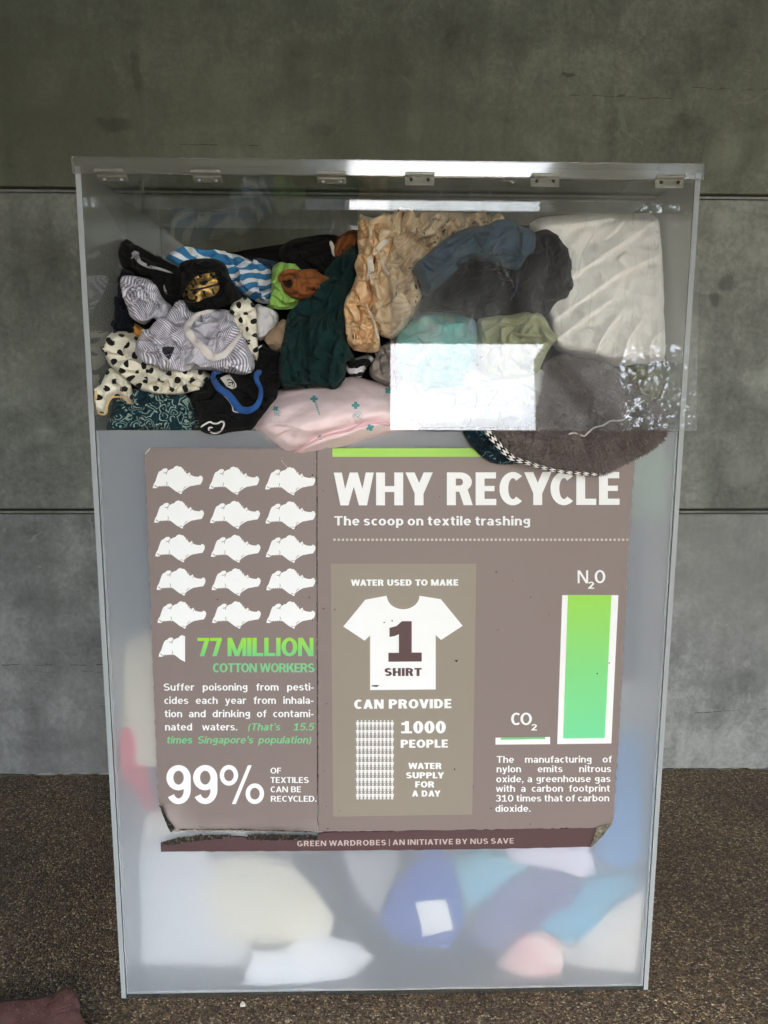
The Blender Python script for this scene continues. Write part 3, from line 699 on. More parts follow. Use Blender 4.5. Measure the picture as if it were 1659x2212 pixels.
def island(cx, cy, wd, clip=None):
    k = wd/413.0; P = [(cx+(x-143)*k, cy+(y-242)*k) for x, y in ISL]
    if clip is not None:
        Q = []
        for a, b in zip(P, P[1:]+P[:1]):
            if a[0] <= clip: Q.append(a)
            if (a[0] <= clip) != (b[0] <= clip):
                t = (clip-a[0])/(b[0]-a[0]); Q.append((clip, a[1]+t*(b[1]-a[1])))
        P = Q
    z = Z(P, 292, 942.3, .264) if clip is None else Z(P, 292, 1360.4, .264)
    o = flat('island_map', [z], wh)
    riv = []
    def ln(pts, w):
        for a, b in zip(pts, pts[1:]):
            a = np.array(a, float); b = np.array(b, float); d = (b-a)/np.linalg.norm(b-a); n = np.array([-d[1], d[0]])*w/2
            q = [tuple(a+n), tuple(b+n), tuple(b-n), tuple(a-n)]
            q = [(cx+(x-143)*k, cy+(y-242)*k) for x, y in q]
            riv.append(Z(q, 292, 942.3 if clip is None else 1360.4, .264))
    ln([(270, 272), (262, 292), (246, 302), (232, 300)], 5); ln([(258, 298), (256, 316)], 4); ln([(256, 372), (262, 385), (258, 404)], 4); ln([(158, 400), (178, 416)], 6)
    if clip is None: ln([(398, 282), (425, 302)], 4); ln([(418, 300), (432, 312)], 4); ln([(452, 312), (446, 328)], 4); ln([(396, 436), (404, 420), (418, 412)], 4); ln([(352, 452), (380, 458)], 4)
    flat('river_lines', riv, M['poster'], .0012)
for y, xs, wd, tops in ((0, (143, 604, 1063), 412, (242, 248, 252)), (1, (154, 612, 1066), 410, (525, 528, 532)), (2, (164, 619, 1069), 407, (803, 806, 808)), (3, (174, 625, 1072), 403, (1078, 1080, 1081)), (4, (182, 629, 1074), 400, (1350, 1350, 1350))):
    for x, t in zip(xs, tops): island(x, t, wd)
island(192, 44, 398, 408)
# specks and nicks in the print
g = np.random.RandomState(12); sp_ = []
for (x, y) in [(1107, 1255), (1146, 1290), (1075, 1361), (1186, 1328), (723, 1317), (699, 1315), (984, 1427), (982, 1662), (733, 1752), (1023, 1700), (1061, 1746), (1290, 1455), (708, 1790), (1145, 1780), (698, 1060), (950, 1072), (640, 1140), (668, 1290), (675, 1338), (560, 1475), (705, 1742), (706, 1520), (830, 1345), (1316, 1432), (700, 1665), (1072, 1236), (470, 1295), (676, 1032), (675, 1027), (1010, 1490)]:
    n = 7; r = g.uniform(.8, 1.9); el = g.uniform(.5, 1.6)
    sp_.append([(x+r*el*math.cos(t)*g.uniform(.7, 1.3), y+r/el*math.sin(t)*g.uniform(.7, 1.3)) for t in np.linspace(0, 2*math.pi, n, endpoint=False)])
sp_ += [[(801, 1482), (806, 1480), (820, 1480), (814, 1484), (807, 1483)], [(983, 1426), (990, 1425), (986, 1431)], [(846, 1338), (849, 1341), (846, 1344)]]
flat('chipped_specks', sp_, M['grime'], .0017)

# ------------------------------------------------------------------ cloth
def cloth_mat(name, col, weave=900, bump=.25, sheen=.15, rough=.9, var=.25, colorf=None, fine=.0012, wr=.22):
    m = NM(name); uv = m.coord('UV'); ob = m.coord()
    n = m.noise(ob, 24, 5, .6); n2 = m.noise(uv, weave, 2, .6)
    c = colorf(m, uv, ob) if colorf else c4(col)
    dk = m.n('ShaderNodeMix', data_type='RGBA', blend_type='MULTIPLY'); m.val(dk.inputs[0], 1.0)
    m.val(dk.inputs[6], c if not isinstance(c, tuple) else c4(c))
    f = m.math('ADD', m.math('MULTIPLY', n, var), m.math('MULTIPLY', n2, var*.8)); f = m.math('ADD', f, 1.0-var*.9)
    cb = m.n('ShaderNodeCombineColor'); [m.l(f, cb.inputs[k]) for k in range(3)]
    m.l(cb.outputs[0], dk.inputs[7]); m.base(dk.outputs[2], rough, .25)
    m.b.inputs['Sheen Weight'].default_value = sheen*.4; m.b.inputs['Sheen Roughness'].default_value = .5
    # small creases: rounded swellings parted by sharp valleys, plus the weave
    w1 = m.math('ABSOLUTE', m.math('SUBTRACT', m.noise(ob, 26, 2, .5, .9), .5)); w2 = m.math('ABSOLUTE', m.math('SUBTRACT', m.noise(m.map(ob, loc=(3, 1, 2)), 58, 2, .5, .7), .5))
    hh = m.math('ADD', m.math('MULTIPLY', m.math('POWER', w1, .7), 4.0*wr), m.math('MULTIPLY', m.math('POWER', w2, .7), 1.7*wr))
    hh = m.math('ADD', hh, m.math('ADD', m.math('MULTIPLY', n2, .25), m.math('MULTIPLY', m.noise(ob, 90, 4, .6), .5)))
    m.bump(hh, min(1.0, bump*1.6), fine*3); return m.m
def f_stripes(c1, c2, per, ang=0.0, duty=.5, wob=0.0, freq=6):
    def f(m, uv, ob):
        v = m.map(uv, rot=(0, 0, ang))
        if wob: v = m.vm('ADD', v, m.vm('SCALE', m.noise(uv, freq, 3, .5, 0, 1), sc=wob))
        s = m.n('ShaderNodeSeparateXYZ'); m.l(v, s.inputs[0]); q = m.math('FRACT', m.math('DIVIDE', s.outputs[0], per))
        return m.mix(m.math('GREATER_THAN', q, duty), c1, c2)
    return f
def f_dots(bg, c, sp, r):
    def f(m, uv, ob):
        k = []
        for off in (0.0, .5):
            q = m.vm('FRACTION', m.vm('ADD', m.vm('SCALE', uv, sc=1/sp), (off, off, 0))); q = m.vm('MULTIPLY', m.vm('SUBTRACT', q, (.5, .5, 0)), (1, 1, 0))
            k.append(m.math('LESS_THAN', m.vm('LENGTH', q), r))
        return m.mix(m.math('MAXIMUM', *k), bg, c)
    return f
def f_paisley(bg, c, sc=26):
    def f(m, uv, ob):
        v = m.vm('ADD', uv, m.vm('SCALE', m.noise(uv, 22, 3, .5, 0, 1), sc=.03))
        d = m.vor(v, sc); w = m.math('FRACT', m.math('MULTIPLY', d, 5.2)); ring = m.math('GREATER_THAN', w, .68)
        e = m.math('GREATER_THAN', m.noise(v, 70, 4, .6, 2.0), .55)
        pat = m.math('MULTIPLY', m.noise(m.map(uv, loc=(4, 1, 0)), 7, 2, .5), 1.0)
        big = m.math('GREATER_THAN', pat, .60)
        k = m.math('MULTIPLY', m.math('MAXIMUM', m.math('MULTIPLY', ring, m.math('GREATER_THAN', m.noise(v, 34, 2, .5), .46)), m.math('MULTIPLY', e, big)), .8)
        return m.mix(k, bg, c)
    return f
def f_swirl(a, b, c):
    def f(m, uv, ob):
        n = m.noise(uv, 11, 2, .4, 2.0); w = m.math('FRACT', m.math('MULTIPLY', n, 9)); base = m.mix(m.ramp(w, [(.3, 0.0), (.36, 1.0), (.7, 1.0), (.76, 0.0)]), a, b)
        v = m.vm('ADD', m.map(uv, scale=(120, 40, 1)), m.vm('SCALE', m.noise(uv, 9, 2, .5, 0, 1), sc=4.0))
        d = m.math('LESS_THAN', m.vor(v, 1.0), .2); g = m.math('GREATER_THAN', m.noise(uv, 16, 2, .5), .52)
        return m.mix(m.math('MULTIPLY', d, g), base, c)
    return f
def f_patchy(cols, sc=9, dist=1.5):
    def f(m, uv, ob):
        n = m.noise(uv, sc, 4, .6, dist); k = len(cols)
        return m.ramp(n, [(.30+.4*i/(k-1), c) for i, c in enumerate(cols)])
    return f
def f_chevron(a, b, per):
    def f(m, uv, ob):
        s = m.n('ShaderNodeSeparateXYZ'); m.l(uv, s.inputs[0])
        z = m.math('ABSOLUTE', m.math('SUBTRACT', m.math('FRACT', m.math('MULTIPLY', s.outputs[1], 2.0)), .5))
        q = m.math('FRACT', m.math('ADD', m.math('DIVIDE', s.outputs[0], per), z))
        return m.mix(m.math('GREATER_THAN', q, .5), a, b)
    return f

def resample(P, n):
    P = np.asarray(P, float); s = np.r_[0, np.cumsum(np.linalg.norm(np.diff(P, axis=0), axis=1))]
    t = np.linspace(0, s[-1], n+1); return np.stack([np.interp(t, s, P[:, 0]), np.interp(t, s, P[:, 1])], -1)
def smooth_closed(P, k=2):
    P = np.asarray(P, float)
    for _ in range(k):
        Q = np.roll(P, -1, 0); P = np.stack([P*.75+Q*.25, P*.25+Q*.75], 1).reshape(-1, 2)
    return P
def coons(P, N, soft=1):
    P = smooth_closed(P, soft); c = P.mean(0); a = P-c; sc = a.std(0)+1e-6; b = a/sc
    ks = [np.argmax(-b[:, 0]-b[:, 1]), np.argmax(b[:, 0]-b[:, 1]), np.argmax(b[:, 0]+b[:, 1]), np.argmax(-b[:, 0]+b[:, 1])]
    def arc(i, j, d):
        out = [P[i]]; k = i
        while k != j: k = (k+d) % len(P); out.append(P[k])
        return out
    area = np.sum(P[:, 0]*np.roll(P[:, 1], -1)-np.roll(P[:, 0], -1)*P[:, 1]); d = 1 if area > 0 else -1   # y down: clockwise on screen
    if len(set(ks)) < 4:
        k0 = ks[0]; ks = [(k0+d*i*len(P)//4) % len(P) for i in range(4)]
    top = resample(arc(ks[0], ks[1], d), N); right = resample(arc(ks[1], ks[2], d), N)
    bot = resample(arc(ks[2], ks[3], d), N)[::-1]; left = resample(arc(ks[3], ks[0], d), N)[::-1]
    u = np.linspace(0, 1, N+1)[:, None, None]; v = np.linspace(0, 1, N+1)[None, :, None]
    G = (1-v)*top[:, None]+v*bot[:, None]+(1-u)*left[None]+u*right[None]-((1-u)*(1-v)*top[0]+u*(1-v)*top[-1]+(1-u)*v*bot[0]+u*v*bot[-1])
    for _ in range(30):
        G[1:-1, 1:-1] = .25*(G[2:, 1:-1]+G[:-2, 1:-1]+G[1:-1, 2:]+G[1:-1, :-2])
    return G, P
def seg_dist(Q, P):
    A = P; B = np.roll(P, -1, 0); d = np.full(len(Q), 1e9)
    for a, b in zip(A, B):
        ab = b-a; t = np.clip(((Q-a)@ab)/(ab@ab+1e-9), 0, 1); d = np.minimum(d, np.linalg.norm(Q-a-t[:, None]*ab, axis=1))
    return d
def up2(A):
    """twice the grid, the new points on smooth curves through the old ones"""
    def up1(B):
        n = B.shape[0]; E = np.concatenate([2*B[:1]-B[1:2], B, 2*B[-1:]-B[-2:-1]]); O = np.zeros((2*n-1,)+B.shape[1:])
        O[::2] = B; O[1::2] = (9*(B[1:]+B[:-1])-(E[3:]+E[:-3]))/16; return O
    return np.swapaxes(up1(np.swapaxes(up1(A), 0, 1)), 0, 1)
def soften(X, it, k=.35):
    for _ in range(it):
        X[1:-1, 1:-1] += k*(.25*(X[2:, 1:-1]+X[:-2, 1:-1]+X[1:-1, 2:]+X[1:-1, :-2])-X[1:-1, 1:-1])
    return X
def relax(X, X0, base, rest, it, fmax, hold, bend):
    """push a sheet that is larger than its outline back to its own size: it buckles into folds"""
    pin = np.ones(X.shape[:2]); pin[0] = pin[-1] = 0; pin[:, 0] = pin[:, -1] = 0
    for k in range(it):
        D = np.zeros_like(X); C = np.full(X.shape[:2], 1e-6)
        for (a, b), L, mode in rest:
            if b >= 0:
                s1 = (slice(0, X.shape[0]-a), slice(0, X.shape[1]-b)); s2 = (slice(a, None), slice(b, None))
            else:
                s1 = (slice(0, X.shape[0]-a), slice(-b, None)); s2 = (slice(a, None), slice(0, X.shape[1]+b))
            d = X[s2]-X[s1]; l = np.linalg.norm(d, axis=-1)+1e-9; e = (l-L)/l
            if mode: e = np.minimum(e, 0)*bend
            c = .5*e[..., None]*d; D[s1] += c; D[s2] -= c; C[s1] += 1; C[s2] += 1
        X = X+1.35*D/C[..., None]*pin[..., None]*2.0*.75
        X = X+(X0-X)*hold*pin[..., None]
        dy = X[..., 1]-base; X[..., 1] = base+np.clip(dy, -fmax, fmax*.7)
    return X
def auto_folds(PP, g, n, ang, fh):
    """wandering fold lines: long, tapering, steep on one side, roughly along one direction"""
    lo, hi = PP.min(0), PP.max(0); out = []; ph = g.uniform(0, 6.3, 4)
    def inside(p):
        a, b = PP, np.roll(PP, -1, 0); c = (a[:, 1] > p[1]) != (b[:, 1] > p[1])
        return np.sum(c & (p[0] < (b[:, 0]-a[:, 0])*(p[1]-a[:, 1])/(b[:, 1]-a[:, 1]+1e-9)+a[:, 0])) % 2 == 1
    tries = 0
    while len(out) < n and tries < n*30:
        tries += 1; p = g.uniform(lo, hi)
        if not inside(p): continue
        w = g.uniform(3.2, 7.5); L = g.uniform(28, 95); st = 7.0; pts = [p]; sgn = 1
        off = g.normal()*.38
        for d in (1, -1):
            q = p.copy(); seq = []
            for _ in range(int(L/2/st)):
                t = rad(ang)+off+.75*math.sin(q[0]*.021+ph[0]+.012*q[1])+.5*math.sin(q[1]*.03+ph[1])
                q = q+d*st*np.array([math.cos(t), math.sin(t)])
                if not inside(q): break
                seq.append(q.copy())
            pts = seq[::-1]+pts if d == -1 else pts+seq
        if len(pts) < 3: continue
        P = np.array(pts)
        if g.rand() < .5: P = P[::-1]
        out.append((P, w, fh*w*g.uniform(.0013, .0025)))
    return out
CLOTHES = {}
def crumple(P, depth, N=44, ex=(1.1, 1.06), rim=.03, R=.016, bulge=.016, fold=.02, seed=1, hold=.012, bend=.8, it=(70, 45), ridges=None, ymin=None, rw=6.5, rh=.013, mid=.45, fine_=.16, soft=1, fdir=None, flen=.036, famp=.013, last=1, uvw=.005, uvf=22.0, folds=None, fdens=780.0, fh=1.0):
    g = np.random.RandomState(seed); n0 = N//4; it = (int(it[0]*1.7), it[1])
    ex = tuple(1+(e-1)*1.15 for e in ex); fold *= 1.5; N = n0*4
    G, PP = coons(P, n0, soft)
    flatG = G.reshape(-1, 2); dpx = seg_dist(flatG, PP); dm = dpx*.00095
    t = np.clip(dm/R, 0, 1); back = rim*(1-np.sqrt(np.clip(1-(1-t)**2, 0, 1)))
    dmax = dm.max()+1e-6
    Y = (depth(flatG) if callable(depth) else np.full(len(flatG), float(depth)))+back-soften(bulge*(1-(1-dm/dmax)**2).reshape(n0+1, n0+1).copy(), 24, .6).ravel()
    def macro(Q, dist):
        """drape: ridged folds that wander, fork and fade, with wavy edges"""
        a_ = g_m[0] if fdir is None else rad(fdir); p_ = Q*.00095; u_ = p_[:, 0]*math.cos(a_)+p_[:, 1]*math.sin(a_); v_ = -p_[:, 0]*math.sin(a_)+p_[:, 1]*math.cos(a_)
        wv = sum(c_*np.sin(u_*fu+v_*fv+ph) for c_, fu, fv, ph in g_m[1]); md = sum(np.sin(u_*fu*.9+v_*fv*1.3+ph*1.7) for c_, fu, fv, ph in g_m[1])
        k_ = math.pi/flen; r1 = np.abs(np.sin(v_*k_+1.3*wv)); r2 = np.abs(np.sin(v_*k_*.55+u_*k_*.35-1.1*wv+2.0))
        h_ = r1**.85*np.clip(.55+.28*md, .05, 1.1)+1.0*r2**.9*np.clip(.5-.3*md, .1, 1.1)
        return famp*.55*(h_-.7)*np.clip(.45+dist/.03, 0, 1)
    g2 = np.random.RandomState(seed*7+1); g_m = (g2.uniform(0, math.pi), [(g2.uniform(.4, 1.0), g2.uniform(8, 30), g2.uniform(8, 30), g2.uniform(0, 6.3)) for _ in range(4)])
    Ym = Y-(macro(flatG, dm) if famp else 0)*.5
    X0 = ats(flatG, Ym).reshape(n0+1, n0+1, 3)
    def rests(X, ex):
        out = []
        for (a, b), s in (((1, 0), ex[0]), ((0, 1), ex[1]), ((1, 1), .5*(ex[0]+ex[1])), ((1, -1), .5*(ex[0]+ex[1]))):
            if b >= 0: d = X[a:, b:]-X[:X.shape[0]-a, :X.shape[1]-b]
            else: d = X[a:, :X.shape[1]+b]-X[:X.shape[0]-a, -b:]
            out.append(((a, b), np.linalg.norm(d, axis=-1)*s, 0))
        for (a, b), s in (((2, 0), ex[0]*.72), ((0, 2), ex[1]*.72)):
            d = X[a:, b:]-X[:X.shape[0]-a, :X.shape[1]-b]
            out.append(((a, b), np.linalg.norm(d, axis=-1)*s, 1))
        return out
    def nz(X, f, amp):
        q = X.reshape(-1, 3); r = np.zeros(len(q))
        for _ in range(7):
            w = g.normal(size=3); w /= np.linalg.norm(w); r += np.sin(q@w*f*g.uniform(.6, 1.5)+g.uniform(0, 6.3))
        return (r*amp/2.6).reshape(X.shape[:2])
    X = X0.copy(); X[1:-1, 1:-1, 1] += nz(X0, 60, fold*.7)[1:-1, 1:-1]
    X = relax(X, X0, X0[..., 1], rests(X0, ex), it[0], fold, hold, bend)
    X = soften(X, 1, .25); Xm = up2(X); bm_0 = Xm[..., 1].copy(); Xm2 = Xm.copy(); Xm2[1:-1, 1:-1, 1] += nz(Xm, 110, .006)[1:-1, 1:-1]
    em = (1+(ex[0]-1)*mid, 1+(ex[1]-1)*mid)
    X = relax(Xm2, Xm, bm_0, rests(Xm, em), it[1], .014, .02, bend)
    X = soften(X, 1); X1 = up2(X)
    if famp:
        qf = up2(up2(G)).reshape(-1, 2); df = seg_dist(qf, PP)*.00095; X1[..., 1] -= (macro(qf, df)*.5).reshape(X1.shape[:2])
    b1 = X1[..., 1].copy()
    X = X1.copy(); X[1:-1, 1:-1, 1] += nz(X1, 220, .0022)[1:-1, 1:-1]
    e2 = (1+(ex[0]-1)*fine_, 1+(ex[1]-1)*fine_)
    X = relax(X, X1, b1, rests(X1, e2), max(20, it[1]//2), .006, .03, bend)
    X = soften(X, last); X = up2(X)
    qh = up2(up2(up2(G))).reshape(-1, 2); eh = seg_dist(qh, PP); edge = np.clip(eh/6.0, .0, 1)
    FR = [(rd if len(rd) == 3 and np.ndim(rd[1]) == 0 else (rd, rw, rh)) for rd in (ridges or [])]
    if folds is None: folds = int(.5*abs(np.sum(PP[:, 0]*np.roll(PP[:, 1], -1)-np.roll(PP[:, 0], -1)*PP[:, 1]))/fdens)
    FR += auto_folds(PP, g2, folds, fdir if fdir is not None else math.degrees(g_m[0]), fh)
    dx = np.zeros((len(qh), 2)); dh = np.zeros(len(qh))
    for L_, w_, h_ in FR:
        L_ = catmull(L_, 4); lo, hi = L_.min(0)-w_*3.2, L_.max(0)+w_*3.2
        m0 = np.where(((qh > lo) & (qh < hi)).all(1))[0]
        if not len(m0): continue
        qq = qh[m0]; dd = np.full(len(qq), 1e9); sg = np.ones(len(qq)); tt = np.zeros(len(qq)); nx = np.zeros((len(qq), 2)); nL = len(L_)-1
        for i_ in range(nL):
            a_, ab = L_[i_], L_[i_+1]-L_[i_]; r_ = qq-a_; t_ = np.clip((r_@ab)/(ab@ab+1e-9), 0, 1); e_ = np.linalg.norm(r_-t_[:, None]*ab, axis=1); m_ = e_ < dd
            dd[m_] = e_[m_]; sg[m_] = np.sign(ab[0]*r_[m_, 1]-ab[1]*r_[m_, 0]); tt[m_] = (i_+t_[m_])/nL; nx[m_] = np.array([-ab[1], ab[0]])/(np.linalg.norm(ab)+1e-9)
        tp = np.sin(np.pi*np.clip(tt, .02, .98))**.7*edge[m0]
        pr_ = np.where(sg > 0, np.exp(-(dd/(w_*.34))**1.5)-.35*np.exp(-((dd-w_*.9)/(w_*.5))**2), np.exp(-(dd/(w_*1.15))**1.6))
        dh[m0] += h_*pr_*tp; dx[m0] += nx*(np.where(sg > 0, np.exp(-(dd/(w_*.5))**2)*.5, np.exp(-(dd/(w_*.9))**2))*tp*w_*.42*np.sign(h_))[:, None]
    Xf = X.reshape(-1, 3); Xf[:, 1] -= np.clip(dh, -.018, .036)
    Xf[:, 0] += dx[:, 0]*.00095; Xf[:, 2] -= dx[:, 1]*.00095; X = Xf.reshape(X.shape)
    X[..., 0] = np.clip(X[..., 0], -BW+T+.004, BW-T-.004); X[..., 1] = np.minimum(X[..., 1], BD-T-.004); X[..., 2] = np.clip(X[..., 2], T+.004, BIN_H-T-.003)
    if ymin is not None: X[..., 1] = np.maximum(X[..., 1], ymin+.0015*np.abs(nz(X, 60, .6)))
    uvp = qh*.00095; uvp = uvp*np.array(ex)[None]
    ph = g2.uniform(0, 6.3, 6); a1 = np.stack([np.sin(uvp[:, 1]*uvf+ph[0])+.6*np.sin(uvp[:, 0]*uvf*1.4+uvp[:, 1]*uvf*.5+ph[1]), np.sin(uvp[:, 0]*uvf*.9+ph[2])+.6*np.sin(uvp[:, 1]*uvf*1.3-uvp[:, 0]*uvf*.6+ph[3])], -1)
    uvp = uvp+a1*uvw; u, v = uvp[:, 0].reshape(X.shape[:2]), uvp[:, 1].reshape(X.shape[:2])
    return X, np.stack([u, v], -1)
def grid_mesh(name, X, UV):
    n, m_ = X.shape[:2]
    idx = np.arange(n*m_).reshape(n, m_)
    F = np.stack([idx[:-1, :-1], idx[:-1, 1:], idx[1:, 1:], idx[1:, :-1]], -1).reshape(-1, 4).tolist()
    return mesh(name, X.reshape(-1, 3), F, UV.reshape(-1, 2))
def garment(name, label, cat, mat, P, depth, group=None, parent=None, sub=0, thick=.0035, **k):
    X, UV = crumple(P, depth, **k)
    me = grid_mesh(name, X, UV); c = X.reshape(-1, 3).mean(0)
    o = link(name, me, mat, None, True)
    if parent is None:
        me.transform(Matrix.Translation(-Vector(c))); o.location = c; tag(o, label, cat, group)
    else:
        me.transform(Matrix.Translation(-parent.location)); o.parent = parent
        if label: o['label'] = label
    if thick:
        s = o.modifiers.new('thick', 'SOLIDIFY'); s.thickness = thick; s.offset = 1
        # the outer (viewer) side must stay where it is
        s.offset = -1
    if sub:
        s = o.modifiers.new('smooth', 'SUBSURF'); s.levels = s.render_levels = sub
    Xw = X.reshape(-1, 3)
    n = X.shape[0]; idx = np.arange(n*n).reshape(n, n)
    F = np.stack([idx[:-1, :-1], idx[:-1, 1:], idx[1:, 1:], idx[1:, :-1]], -1).reshape(-1, 4).tolist()
    CLOTHES[o.name] = BVHTree.FromPolygons([tuple(p) for p in Xw], F)
    return o
def hits(objs, P, fallback=None, off=.002):
    out = []; dirs = rays(P); org = Vector(CAM)
    for d in dirs:
        best = None
        for o in objs:
            h = CLOTHES[o.name].ray_cast(org, Vector(d).normalized())
            if h[0] is not None and (best is None or h[3] < best[1]): best = (h[0], h[3])
        if best is None: out.append(None)
        else: out.append(np.array(best[0])-d/np.linalg.norm(d)*off)
    for i, o_ in enumerate(out):
        if o_ is None:
            near = [q for q in out if q is not None]
            Yf = fallback if fallback is not None else (float(np.median([q[1] for q in near])) if near else 0.05)
            out[i] = at(P[i][0], P[i][1], Yf)
    return np.array(out)
def catmull(P, n):
    P = np.asarray(P, float); Q = np.vstack([2*P[0]-P[1], P, 2*P[-1]-P[-2]]); out = []
    for i in range(1, len(Q)-2):
        for t in np.linspace(0, 1, n, endpoint=False):
            a, b, c, d = Q[i-1:i+3]; out.append(.5*((2*b)+(-a+c)*t+(2*a-5*b+4*c-d)*t*t+(-a+3*b-3*c+d)*t**3))
    return np.array(out+[P[-1]])
def band(name, parent, P, width, mat, on=None, Y=None, thick=.006, n=6, off=.004, taper=True, label=None, smoothY=4):
    """a collar, cord or trim following a line over the cloth; width in picture units (number or one per point)"""
    C = catmull(P, n); w = np.interp(np.linspace(0, 1, len(C)), np.linspace(0, 1, len(P)), np.broadcast_to(np.asarray(width, float), (len(P),)) if np.ndim(width) else np.full(len(P), float(width)))
    X = hits(on, C, off=off) if on else ats(C, Y if np.ndim(Y) == 0 else np.interp(np.linspace(0, 1, len(C)), np.linspace(0, 1, len(Y)), Y))
    y = X[:, 1]
    for _ in range(smoothY): y = np.r_[y[0], np.minimum((y[:-2]+y[1:-1]+y[2:])/3, y[1:-1]+.004), y[-1]]
    X = ats(C, y); T_ = np.gradient(X, axis=0); T_ /= np.linalg.norm(T_, axis=1)[:, None]
    nrm = np.array([0, -1.0, 0]); S = np.cross(T_, nrm); S /= np.linalg.norm(S, axis=1)[:, None]
    k = 12; V = []; F = []; wm = w*.00095*.5; L = np.r_[0, np.cumsum(np.linalg.norm(np.diff(X, axis=0), axis=1))]; uv = []
    for i in range(len(X)):
        e = 1.0
        if taper: e = min(1, .35+min(i, len(X)-1-i)*.35)
        for j in range(k):
            a = 2*math.pi*j/k; cx, cy = math.cos(a), math.sin(a)
            cx = math.copysign(abs(cx)**.7, cx); cy = math.copysign(abs(cy)**.7, cy)
            V.append(X[i]+S[i]*cx*wm[i]*e+nrm*cy*thick*.5); uv.append((L[i], .5+.5*cx))
    for i in range(len(X)-1):
        for j in range(k):
            F.append((i*k+j, i*k+(j+1) % k, (i+1)*k+(j+1) % k, (i+1)*k+j))
    F += [tuple(range(k))[::-1], tuple((len(X)-1)*k+j for j in range(k))]
    me = mesh(name, V, F, uv); o = link(name, me, mat, None, True)
    if parent is not None:
        me.transform(Matrix.Translation(-parent.location)); o.parent = parent
        if label: o['label'] = label
    return o
def decal(name, parent, polys, mat, on, off=.0022, step=3.0):
    """a flat print that follows the folds of the cloth it is printed on"""
    V, F = [], []
    for P in polys:
        P = np.asarray(P, float); C = resample(np.vstack([P, P[:1]]), max(len(P), int(np.linalg.norm(np.diff(np.vstack([P, P[:1]]), axis=0), axis=1).sum()/step)))[:-1]
        c = C.mean(0); rings = 4; k = len(V); n = len(C)
        Q = np.vstack([c[None]]+[c+(C-c)*(j/rings) for j in range(1, rings+1)])
        V += list(hits(on, Q, off=off))
        for i in range(n): F.append((k, k+1+(i+1) % n, k+1+i))
        for j in range(rings-1):
            a = k+1+j*n
            for i in range(n): F.append((a+i, a+(i+1) % n, a+n+(i+1) % n, a+n+i))
    me = mesh(name, V, F); me.transform(Matrix.Translation(-parent.location)); o = link(name, me, mat, None, True); o.parent = parent
    return o
def strokes(lines, w):
    out = []
    for ln in lines:
        for a, b in zip(ln, ln[1:]):
            a, b = np.array(a, float), np.array(b, float); d = (b-a)/(np.linalg.norm(b-a)+1e-9); n = np.array([-d[1], d[0]])*w/2
            out.append([a+n, b+n, b-n, a-n])
    return out
TF = {'A': (0, 0, 1), '1': (185.8, 477.8, .208), '2': (185.8, 690.1, .232), '3': (504.3, 451.2, .256), '4': (504.3, 716.7, .24),
      '5': (836.1, 464.5, .256), '6': (995.4, 716.7, .32), 'f': (199, 1791.8, .76)}
def q(t, *P):
    ox, oy, k = TF[t]; return [(ox+k*x, oy+k*y) for x, y in P]
def pile(off=0.0, k=1.0):
    """how deep the heap lies behind the front, by height in the picture"""
    ys = [420, 520, 600, 700, 800, 900, 960]; ds = [.30, .25, .20, .14, .085, .045, .03]
    return lambda Q: np.interp(Q[:, 1], ys, ds)*k+off

# ------------------------------------------------------------------ the clothes in the opening
CG = 'clothes heaped in the open top of the bin'
C = srgb
black = cloth_mat('black_jersey', C(9, 9, 10), 900, .3, .05)
blackb = cloth_mat('black_knit', C(7, 7, 8), 600, .35, .05)
navy = cloth_mat('navy_jersey', C(16, 18, 27), 900, .3, .05)
white = cloth_mat('white_cotton', C(205, 203, 205), 900, .3, .1)
stripe = cloth_mat('ticking_stripe', None, 900, .25, .1, .85, .15, f_stripes(C(142, 138, 154), C(226, 226, 232), .0036, 0.0, .58, .002, 3))
dots = cloth_mat('spotted_cotton', None, 900, .25, .1, .85, .12, f_dots(C(226, 222, 204), C(20, 18, 18), .034, .175))
dots_s = cloth_mat('spotted_cotton_fine', None, 900, .25, .1, .85, .12, f_dots(C(226, 222, 204), C(20, 18, 18), .031, .18))
bluew = cloth_mat('blue_white_stripe', None, 900, .25, .1, .85, .15, f_stripes(C(52, 118, 164), C(220, 226, 232), .024, 1.35, .56, .028, 9))
lime = cloth_mat('lime_jersey', C(152, 196, 98), 900, .3, .1)
rust = cloth_mat('rust_twill', C(132, 78, 38), 900, .25, .08)
bottle = cloth_mat('bottle_green_jersey', C(8, 42, 40), 900, .35, .08)
beige = cloth_mat('leaf_print_viscose', None, 900, .25, .1, .85, .15, f_swirl(C(224, 190, 148), C(206, 166, 120), C(84, 62, 42)))
beige2 = cloth_mat('hazed_leaf_print', None, 900, .25, .1, .85, .15, f_swirl(C(214, 194, 164), C(198, 172, 138), C(90, 72, 54)))  # leaf print made paler: the flap's haze put into the colour
cream = cloth_mat('cream_elastic', C(224, 216, 200), 900, .4, .1)
mustard = cloth_mat('mustard_cotton', C(206, 146, 58), 900, .3, .1)
tan = cloth_mat('tan_knit', C(172, 148, 122), 700, .35, .1)
paisley = cloth_mat('paisley_teal', None, 900, .25, .1, .85, .2, f_paisley(C(14, 44, 54), C(150, 178, 168), 38))
teald = cloth_mat('teal_lining_print', None, 900, .3, .1, .8, .2, f_paisley(C(12, 34, 46), C(96, 152, 160), 40))
bluecollar = cloth_mat('blue_rib', C(36, 84, 150), 700, .5, .2)
pinkm = cloth_mat('pink_cotton', C(245, 222, 223), 900, .2, .1, .8, .12, wr=.25)
pinkseam = cloth_mat('pink_piping', C(226, 184, 192), 900, .3, .1)
tealp = plain('teal_print', C(96, 170, 168), .8)
